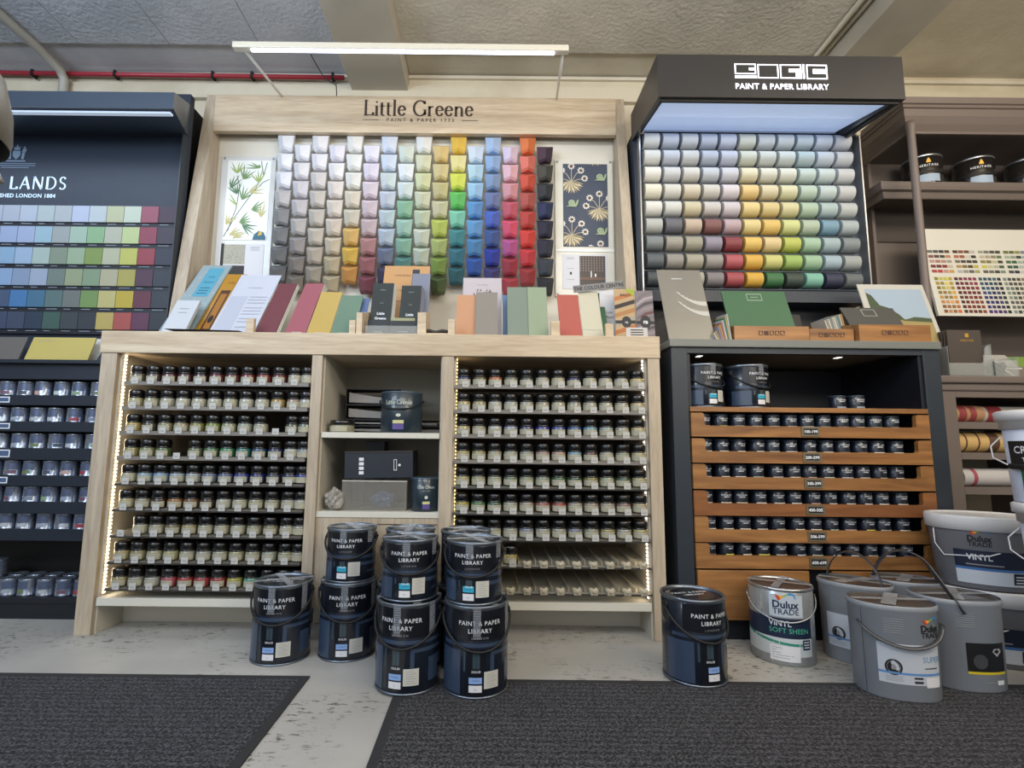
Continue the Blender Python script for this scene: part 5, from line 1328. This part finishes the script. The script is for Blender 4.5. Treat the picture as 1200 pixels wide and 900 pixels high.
box_teak('teak box holding the green folder and colour cards, left of the three',.955,1.245,1.975,2.13,Z2,Z2+.058)
box_teak('teak box in the middle, front one of the three',1.252,1.425,1.985,2.10,Z2,Z2+.052)
box_teak('teak box standing behind the middle one',1.20,1.39,2.17,2.30,Z2,Z2+.105)
box_teak('teak box holding the grey folder, right of the three',1.432,1.708,1.965,2.12,Z2,Z2+.066)
def folder(name,label,X0,X1,Y0,zb,k,h,col,extra=None,th=.006,cat='folder',shear=0):
    mb=MB(); n=Vector((0,1,-k)).normalized()*th
    def P(u,v,o=0): return Vector((X0+u*(X1-X0)+shear*v,Y0+k*v*h,zb+v*h))-n/th*o
    mb.mat(C(col,.55)); mb.hexa([P(0,0),P(1,0),P(1,0)+n,P(0,0)+n],[P(0,1),P(1,1),P(1,1)+n,P(0,1)+n])
    if extra: extra(mb,lambda u,v,o=.0008:P(u,v,o),X1-X0,h)
    return tag(mb.build(name),label,cat)
def e_gr(mb,fn,w,h):
    mb.mat(C('b8ccb8'));f=lambda a,b:fn(a,b,.0006)
    for q in ((.38,.62,.93,.945),(.38,.62,.80,.815),(.38,.39,.80,.945),(.61,.62,.80,.945)): mb.rect(*q,f)
    lines(mb,fn,C('b8ccb8'),(.865,),.44,.56,.012)
    for k_ in range(5): mb.mat(WINK).rect(.42+k_*.035,.448+k_*.035,.06,.13,f)
folder('colour_folder','green folder with small white emblem in the left teak box',.972,1.235,2.02,Z2+.0105,.40,.228,'4c7a56',e_gr)
folder('colour_folder','dark grey folder with small white emblem in the right teak box',1.470,1.690,2.02,Z2+.010,.60,.165,'5a5a56',lambda mb,fn,w,h:[mb.mat(C('b8c0b8')).rect(*q,lambda a,b:fn(a,b,.0006)) for q in ((.36,.62,.93,.945),(.36,.62,.74,.755),(.36,.375,.74,.945),(.605,.62,.74,.945))])
folder('colour_folder','near-black folder in the rear teak box',1.225,1.375,2.20,Z2+.010,.25,.165,'232324')
rr=random.Random(8)
cols='e4e0d0 c8b878 8a8494 a49cb0 d8a450 b07c88 e0dccc 3f8a7c d0b070 c4ccd4 dfe4ea d8dce4'.split()
def fan_cards(X0,n,y,z0,dz,h0,dh,cols,what,step=.0062):
    for i in range(n):
        c=cols[i%len(cols)]; x=X0+i*step
        # thin cards standing on edge, side on to the viewer, leaning left
        mb=MB(); s=-.014
        zb=z0+i*dz; h=h0+i*dh
        mb.hexa([(x,y,zb),(x+step*.8,y,zb),(x+step*.8,y+.09,zb),(x,y+.09,zb)],[(x+s,y,zb+h),(x+s+step*.8,y,zb+h),(x+s+step*.8,y+.09,zb+h+.01),(x+s,y+.09,zb+h+.01)])
        tag(mb.build('colour_card',C(c,.6)),'%s colour card fanned %s, %s from the left'%(cname(c),what,ordn(i+1)),'colour card','colour cards '+what)
fan_cards(.893,10,1.985,Z2+.0005,.0,.030,.0085,cols,'left of the green folder',.0058)
fan_cards(1.438-.062,10,2.06,Z2+.06,.0,.045,.003,'d8d4c4 b0a890 e4e0d4 8a9aa0 c8c0a8 e0dcd0 9cb0b0 70909a d8c8a0 b88a50'.split(),'left of the grey folder',.0075)
def e_land(mb,fn,w,h):
    f=lambda a,b:fn(a,b,.0008)
    mb.mat(C('b9cfe4')).rect(.09,.94,.45,.92,f); mb.mat(C('b8a468')).rect(.09,.94,.10,.45,f)
    g=lambda a,b:fn(a,b,.0012)
    mb.mat(C('4c5c3c')).fl([(.09,.45),(.55,.43),(.48,.52),(.36,.62),(.24,.66),(.16,.82),(.09,.86)],g).fl([(.5,.42),(.94,.40),(.94,.46),(.7,.48)],g)
folder('landscape_print','white-bordered countryside picture leaning behind the round post',1.60,1.885,2.10,1.1025,.30,.300,'dedcd4',e_land,th=.004,cat='picture')
# ---- booklets on the navy stand ledge
def bk2(label,x0,x1,yt,Y,col,**k): return leaf('paint_booklet',label,'booklet',x0,x1,yt,Y,col,zb=1.0205,**k)
for (lab,X0,X1,Y,k,h,c,sh) in (('taupe booklet on the ledge of the navy stand, cut by the left picture edge',-2.20,-1.955,2.14,.35,.105,'6e6a64',0),
    ('yellow booklet on the ledge of the navy stand',-1.93,-1.665,2.14,.35,.105,'d4c068',0),
    ('white booklet mostly behind the yellow one on the navy ledge',-1.80,-1.635,2.185,.35,.110,'e0e0da',0),
    ('dark navy booklet at the right end of the navy ledge',-1.63,-1.50,2.14,.5,.145,'232831',.02)):
    folder('paint_booklet',lab,X0,X1,Y,1.0225,k,h,c,(lambda mb,fn,w,h:lines(mb,fn,INKG,(.85,),.1,.35,.02)),th=.006,cat='booklet',shear=sh)
# ---- cubby things
def binder(label,x0,x1,y0,y1,z0,z1,m1,curl=0):
    o=empty('ring_binder',((x0+x1)/2,y0,z0),label,'binder','binders in the cubby')
    MB().box(x0,x1,y0,y1,z0,z0+.003).box(x0,x1,y0,y1,z1-.003,z1).box(x0,x0+.003,y0,y1,z0+.003,z1-.003).build('cover',BLACKM,o)
    n=10; P=[]; 
    for i in range(n+1): t=i/n; P.append((x0+.012+(x1-x0-.016)*t, z1-.008-(z1-z0)*(.10+curl*math.sin(t*PI*.5))))
    poly=[(x0+.012,z0+.010),(x1-.004,z0+.004)]+P[::-1]
    MB().prism(poly,y0+.006,y1-.01).build('pages',mat('binder_pages','#8f8c88',.8),o); return o
binder('black ring binder full of curling pages, top one in the upper cubby',-.580,-.360,2.13,2.26,.8505,.916,None,.35)
binder('black binder lying in the middle of the pile in the upper cubby',-.580,-.360,2.13,2.26,.790,.850,None,.25)
binder('flat grey binder at the bottom of the pile in the upper cubby',-.555,-.190,2.13,2.26,.7335,.7635,None,.05)
binder('flat black binder lying second from the bottom in the upper cubby',-.555,-.200,2.13,2.26,.764,.7895,None,.05)
def lg_tin(label,r,h,loc,rz,hand):
    o=empty('paint_tin',(0,0,0),label,'paint tin'); T=mat('lg_tin','#1f2f3a',.35,coat=.3)
    MB().lathe([(r-.002,0),(r,.002),(r,h-.006),(r-.003,h-.003)],40).build('body',T,o)
    MB().lathe([(r,h-.006),(r+.0015,h-.004),(r+.001,h),(r-.004,h),(r-.005,h-.004)],40,capb=False).build('rim',mat('lg_rim','#5a6a76',.3,metal=.5),o)
    f=cyl(r+.0006); mb=MB().mat(mat('lg_print','#c9cfc4',.5)); k=r/.075
    w=serif_text(MB(),'Little Greene',.0135*k,0,0,f,track=.115); serif_text(mb,'Little Greene',.0155*k,-w*.575,h*.68,f,thick=.15,thin=.07,track=.115)
    mb.text('PAINT & PAPER',.005*k,0,h*.60,f,sp=1.3); mb.fl([(.009*k*math.cos(a*PI/6),h*.42+.006*math.sin(a*PI/6)) for a in range(12)],f)
    mb.mat(mat('lg_lab1','#c8c48c',.5)).rect(-.020*k,.020*k,h*.22,h*.30,f,4,1).mat(mat('lg_lab2','#5a4a8c',.5)).rect(-.020*k,.020*k,h*.08,h*.21,f,4,1).build('printed_label',None,o)
    if hand: MB().tube([((r+.005)*math.sin(a),-(r+.005)*math.cos(a),h*.80-h*.24*max(0,math.cos(a))) for a in [(-1+2*i/20)*PI/2 for i in range(21)]],.003,8).build('bail_handle',BLACKM,o)
    o.location=loc; o.rotation_euler=(0,0,rz); return o
lg_tin('dark teal tin with cream serif lettering and black handle in the upper cubby',.080,.158,(-.335,2.045,.7335),dg(0),True)
lg_tin('small dark teal tin at the right end of the lower cubby',.052,.125,(-.236,2.03,.4415),dg(14),False)
o=empty('sample_jar',(-.562,2.03,.7335),'low wide jar with black lid and cream label at the left of the upper cubby','jar')
MB().lathe([(.044,0),(.047,.003),(.047,.024),(.043,.028)],28).build('body',mat('jarglass','#8a8770',.25,coat=.4),o,world=False)
MB().lathe([(.044,.028),(.0465,.030),(.0465,.042),(.043,.0465)],28).build('lid',BLACK,o,world=False)
MB().mat(mat('jar_label_cream','#d3cfb8',.55)).rect(-.06,.03,.004,.022,cyl(.0476),10,1).build('label',None,o,world=False)
# clear box with packaging in it, dark box on top
cb_=empty('storage_box',(-.42,2.06,.4415),'clear acrylic open box holding crumpled plastic in the lower cubby','box')
x0,x1,y0,y1,z0,z1=-.545,-.300,2.0,2.14,.4415,.553
MB().box(x0,x1,y0,y0+.003,z0,z1-.004).box(x0,x1,y1-.003,y1,z0,z1).box(x0,x0+.003,y0+.003,y1-.003,z0,z1).box(x1-.003,x1,y0+.003,y1-.003,z0,z1).box(x0+.003,x1-.003,y0+.003,y1-.003,z0,z0+.003).build('clear_body',clear('clear_box','#b9b4aa',.18),cb_)
MB().box(x0,x1,y0-.001,y0+.004,z1-.004,z1).build('front_edge',mat('edge_pale','#bdb8ae',.4),cb_)
def crumple(name,label,cat,c,s,m,seed,n=3):
    import bmesh
    bm=bmesh.new(); bmesh.ops.create_icosphere(bm,subdivisions=n,radius=1)
    r=random.Random(seed); P=[Vector((r.uniform(-1,1),r.uniform(-1,1),r.uniform(-1,1))) for _ in range(14)]
    for v in bm.verts:
        k=.78+.22*math.sin(7*v.co.dot(P[0])+3*v.co.dot(P[1]))*math.cos(6*v.co.dot(P[2])+1)+.08*math.sin(14*v.co.dot(P[3]))
        v.co=Vector((v.co.x*s[0]*k,v.co.y*s[1]*k,max(-s[2]*.75,v.co.z*s[2]*k)))+Vector(c)
    me=bpy.data.meshes.new(name); bm.to_mesh(me); bm.free(); me.materials.append(m)
    o=bpy.data.objects.new(name,me); COL.objects.link(o); return tag(o,label,cat)
crumple('plastic_bag','crumpled clear plastic bag spilling from the left of the acrylic box','plastic bag',(-.570,2.0,.483),(.042,.030,.048),clear('bagplastic','#b0aaa0',.6,.2),1)
crumple('crumpled_wrapper','blue and clear crumpled wrapper inside the acrylic box','wrapper',(-.40,2.07,.478),(.055,.04,.036),clear('wrapper_blue','#6f86a8',.5,.25),5)
db=empty('storage_box',(-.41,2.08,.5535),'long navy gift box tilted on top of the clear acrylic box','box')
M=Matrix.Translation((-.405,2.075,.612))@Matrix.Rotation(dg(-1.5),4,'Y')
mb=MB(); mb.M=M; mb.box(-.135,.125,-.07,.07,-.050,.046); bx=mb.build('body',mat('giftbox','#141a26',.45),db,bevel=.001)
mb=MB(); mb.M=M; mb.box(-.136,.126,-.072,.072,.0462,.052); mb.build('lid',mat('giftbox_lid','#2b2320',.5),db)
mb=MB(); mb.M=M; f=lambda u,v:(u,-.0706,v); mb.mat(STK)
for k_ in range(4): mb.rect(-.080,-.062,-.035+k_*.017,-.035+k_*.017+.012,f)
mb.rect(.052,.054,-.020,.018,f).rect(.062,.064,-.020,.018,f).rect(.052,.064,.018,.020,f).rect(.052,.064,-.022,-.020,f).fl(disc(.074,-.002,.005),f); mb.build('emblem',None,bx)
mb=MB().box(-.50,-.42,2.16,2.23,.4415,.702); o=mb.build('storage_box',mat('backbox','#23262a',.5),bevel=.001); tag(o,'narrow upright black box at the back of the lower cubby','box')
# ---- things on the dresser counter
ZC=.9855
h_=empty('leaflet_holder',(1.93,2.12,ZC),'clear acrylic holder with dark brown brochures on the dresser counter','leaflet holder')
x0,x1,y0,y1=1.845,2.022,2.055,2.17
mb=MB().box(x0,x0+.003,y0,y1,ZC,ZC+.12).box(x1-.003,x1,y0,y1,ZC,ZC+.13).box(x0+.003,x1-.003,y1-.003,y1,ZC,ZC+.13).box(x0+.003,x1-.003,y0,y1-.003,ZC,ZC+.003)
mb.box(x0+.003,x1-.003,y0,y0+.003,ZC+.003,ZC+.052)
mb.prism([(x1-.045,ZC+.052),(x1-.003,ZC+.052),(x1-.003,ZC+.120),(x1-.010,ZC+.124),(x1-.020,ZC+.120),(x1-.026,ZC+.110),(x1-.030,ZC+.070),(x1-.036,ZC+.058)],y0,y0+.003)
mb.build('clear_body',ACRYL,h_)
BR=mat('brochure_brown','#4a423d',.45)
for i in range(6):
    y=2.070+i*.013
    mb=MB().mat(BR).box(x0+.02,x1-.022,y,y+.006,ZC+.0035,ZC+.190)
    if i==0:
        f=plane(0,y-.0006,0); mb.mat(mat('her_gold','#c89c3a',.4,metal=.3)).rect(1.935,1.950,ZC+.160,ZC+.176,f).text('HERITAGE',.012,1.942,ZC+.143,f)
    o=mb.build('paint_brochure'); tag(o,'dark brown brochure in the acrylic holder, %s from the front'%ordn(i+1),'brochure','brown brochures in the acrylic holder')
h2=empty('leaflet_holder',(2.09,2.10,ZC),'small clear acrylic box of dark sample cards on the dresser counter','leaflet holder')
x0,x1=2.030,2.125
MB().box(x0,x0+.003,2.055,2.14,ZC,ZC+.07).box(x1-.003,x1,2.055,2.14,ZC,ZC+.08).box(x0+.003,x1-.003,2.055,2.058,ZC,ZC+.065).box(x0+.003,x1-.003,2.058,2.14,ZC,ZC+.003).build('clear_body',ACRYL,h2)
crumple('sample_cards','dark blue-grey tangle of sample cards inside the small acrylic box','sample cards',(2.077,2.10,ZC+.036),(.036,.034,.036),mat('cards_dark','#2a303c',.5),3,4)
folder('catalogue','white catalogue leaning back on the dresser counter behind the small box',2.075,2.30,2.17,ZC+.0045,.75,.120,'cbc9c4',lambda mb,fn,w,h:lines(mb,fn,C('8a8478'),(.32,),.35,.75,.06),th=.012,cat='catalogue',shear=-.02)
folder('catalogue','grey catalogue lying in front of the white one on the dresser counter',2.14,2.28,2.10,ZC+.003,1.2,.055,'8f8480',lambda mb,fn,w,h:mb.mat(WHITE).rect(.08,.16,.05,.95,lambda a,b:fn(a,b,.0008)).rect(.2,.7,.75,.85,lambda a,b:fn(a,b,.0008)),th=.004,cat='catalogue')
folder('catalogue','lime green booklet at the right of the dresser counter',2.33,2.50,2.25,ZC+.004,.6,.125,'8ab04c',th=.006,cat='booklet')
# ---- mats
MM=mat_mat(); MBD=mat('mat_border','#28282b',.85,bump=.3,bscale=400)
def fmat(label,x0,x1,y0,y1):
    o=empty('floor_mat',((x0+x1)/2,y0,0),label,'floor mat')
    MB().box(x0+.024,x1-.024,y0+.02,y1-.024,.0002,.0048).build('carpet_pile',MM,o)
    b=.024
    MB().box(x0,x1,y1-b,y1,.0002,.0042).box(x0,x1,y0,y0+.02,.0002,.0042).box(x0,x0+b,y0+.02,y1-b,.0002,.0042).box(x1-b,x1,y0+.02,y1-b,.0002,.0042).build('rubber_border',MBD,o)
fmat('dark grey ribbed mat on the floor at the left',-2.6,-.516,-.2,1.637)
fmat('dark grey ribbed mat on the floor at the right, under the pails',-.249,2.9,-.2,1.628)
# ---- tube light over the oak display
tl=empty('tube_light',(-.36,1.97,2.30),'slim white LED tube light held on two rods above the oak display','tube light')
MB().box(-1.065,.322,1.955,1.985,2.305,2.332).build('housing',mat('tube_housing','#d8d2c0',.4),tl,bevel=.004)
MB().box(-.99,.262,1.963,1.977,2.2995,2.3048).build('led_diffuser',mat('tube_led','#dfe6ff',.4,emit=5),tl)
mb=MB().tube([(-1.03,1.975,2.318),(-1.04,2.42,2.413)],.006,8); mb.build('support_rod',WHITE,tl)
MB().tube([(.300,1.975,2.318),(.332,2.42,2.413)],.006,8).build('support_rod',WHITE,tl)
o=MB().tube([(-.755,2.0,2.31),(-.765,2.2,2.36),(-.77,2.40,2.47),(-.775,2.43,2.44),(-.78,2.44,2.405)],.0025,6).build('power_cable',BLACKM); tag(o,'thin black cable running from the tube light to the oak display top','cable')
# ---- pipes on the wall
rp=empty('red_pipe',(-1.7,2.57,2.64),'thin red pipe clipped along the top of the back wall','pipe')
MB().tube([(-3.6,2.56,2.645),(-.78,2.56,2.634)],.012,10).build('pipe',mat('red_pipe','#9c2a38',.4),rp)
for x in (-2.44,-2.0,-1.48,-1.27,-.84): MB().box(x-.006,x+.006,2.545,2.583,2.622,2.655).build('pipe_clip',BLACKM,rp)
gp=MB().tube([(-2.30,1.2,2.636),(-2.26,2.05,2.634),(-2.25,2.35,2.63),(-2.25,2.50,2.62),(-2.25,2.535,2.585),(-2.25,2.54,2.35)],.022,10).build('conduit_pipe',mat('pipe_grey','#a9a59b',.5)); tag(gp,'pale grey conduit pipe bending down from ceiling to wall at the left','pipe')
o=MB().tube([(-1.75,2.50,2.36),(-1.76,2.49,2.43),(-1.73,2.48,2.46),(-1.68,2.48,2.44),(-1.66,2.48,2.40),(-1.70,2.48,2.385),(-1.60,2.49,2.36)],.003,6).build('loose_cable',BLACKM); tag(o,'loop of loose black cable on top of the navy stand','cable')
o=MB().tube([(1.60,1.2,2.645),(1.62,2.0,2.645),(1.63,2.40,2.645),(1.60,2.44,2.64)],.012,8).build('ceiling_conduit',CEILS); tag(o,'painted conduit with a bent end running left of the right ceiling beam','pipe')
o=MB().tube([(1.645,1.2,2.645),(1.658,2.0,2.645),(1.663,2.40,2.645)],.009,8).build('ceiling_conduit',CEILS); tag(o,'thinner straight painted conduit hugging the right ceiling beam','pipe')
# ---- hanging metal shade close to the lens, top left
hl=empty('hanging_shade',(-.926,.80,1.19),'dark metal bowl-shaped hanging shade cut by the left picture edge','lamp')
MB().lathe([(.100,1.190),(.104,1.205),(.101,1.25),(.086,1.31),(.05,1.36),(.01,1.38)],40,cx=-.926,cy=.80,capb=False).build('bowl',mat('shade_metal','#6d675c',.45,metal=.4,bump=.15,bscale=30),hl)
MB().lathe([(.1015,1.189),(.096,1.195),(.095,1.245),(.080,1.305),(.04,1.35)],40,cx=-.926,cy=.80,capb=False).build('inner_lining',BLACKM,hl)
MB().tube([(-.926,.80,1.37),(-.926,.80,2.66)],.006,8).build('hanging_rod',BLACKM,hl)
MB().tube([(-.87,.80,1.28),(-.842,.80,1.20),(-.822,.80,1.15),(-.807,.80,1.12),(-.795,.80,1.100)],.006,8,flat=1.0).build('curved_bracket',SILVER,hl)
# ------------------------------------------------------------------ light
def area(name,loc,aim,sx,sy,e,c,spread=None):
    l=bpy.data.lights.new(name,'AREA'); l.shape='RECTANGLE'; l.size=sx; l.size_y=sy; l.energy=e; l.color=c
    o=bpy.data.objects.new(name,l); COL.objects.link(o); o.location=loc
    o.rotation_euler=(Vector(aim)-Vector(loc)).to_track_quat('-Z','Y').to_euler(); return o
area('tube_glow',(-.36,1.97,2.290),(-.36,2.02,1.0),1.25,.02,6,(.86,.92,1))
area('canopy_glow',(1.18,2.12,2.155),(1.18,2.17,1.0),.9,.2,3.5,(.80,.88,1))
area('stand_glow',(-2.1,2.03,2.035),(-2.1,2.2,1.2),1.4,.03,3,(.75,.86,1))
area('ceiling_light_left',(-1.9,.1,2.5),(-1.5,1.6,.9),1.4,.5,26,(.74,.86,1))
area('ceiling_light_mid',(.2,-.4,2.55),(.1,1.9,1.0),1.6,.5,30,(1,.96,.92))
area('ceiling_light_right',(2.3,.3,2.5),(1.9,1.9,1.1),1.4,.5,28,(1,.86,.68))
area('shop_window',(-1.2,-2.6,1.5),(0,2,1.2),3.0,1.8,20,(.85,.92,1))
area('ceiling_fill_left',(-2.0,-.3,1.7),(-1.4,1.6,2.66),1.2,.4,34,(.66,.80,1))  # added fill aimed up to brighten the ceiling, not a real fitting
area('ceiling_fill_right',(1.6,-.3,1.7),(1.2,1.6,2.66),1.4,.4,30,(1,.92,.78))  # warm counterpart, also an added ceiling fill
W=bpy.data.worlds.new('shop'); bpy.context.scene.world=W; W.use_nodes=True
W.node_tree.nodes['Background'].inputs[0].default_value=(.93,.95,1,1); W.node_tree.nodes['Background'].inputs[1].default_value=.5
vs=bpy.context.scene.view_settings; vs.view_transform='Standard'; vs.look='None'; vs.exposure=0; vs.gamma=1
bpy.context.scene.cycles.max_bounces=6
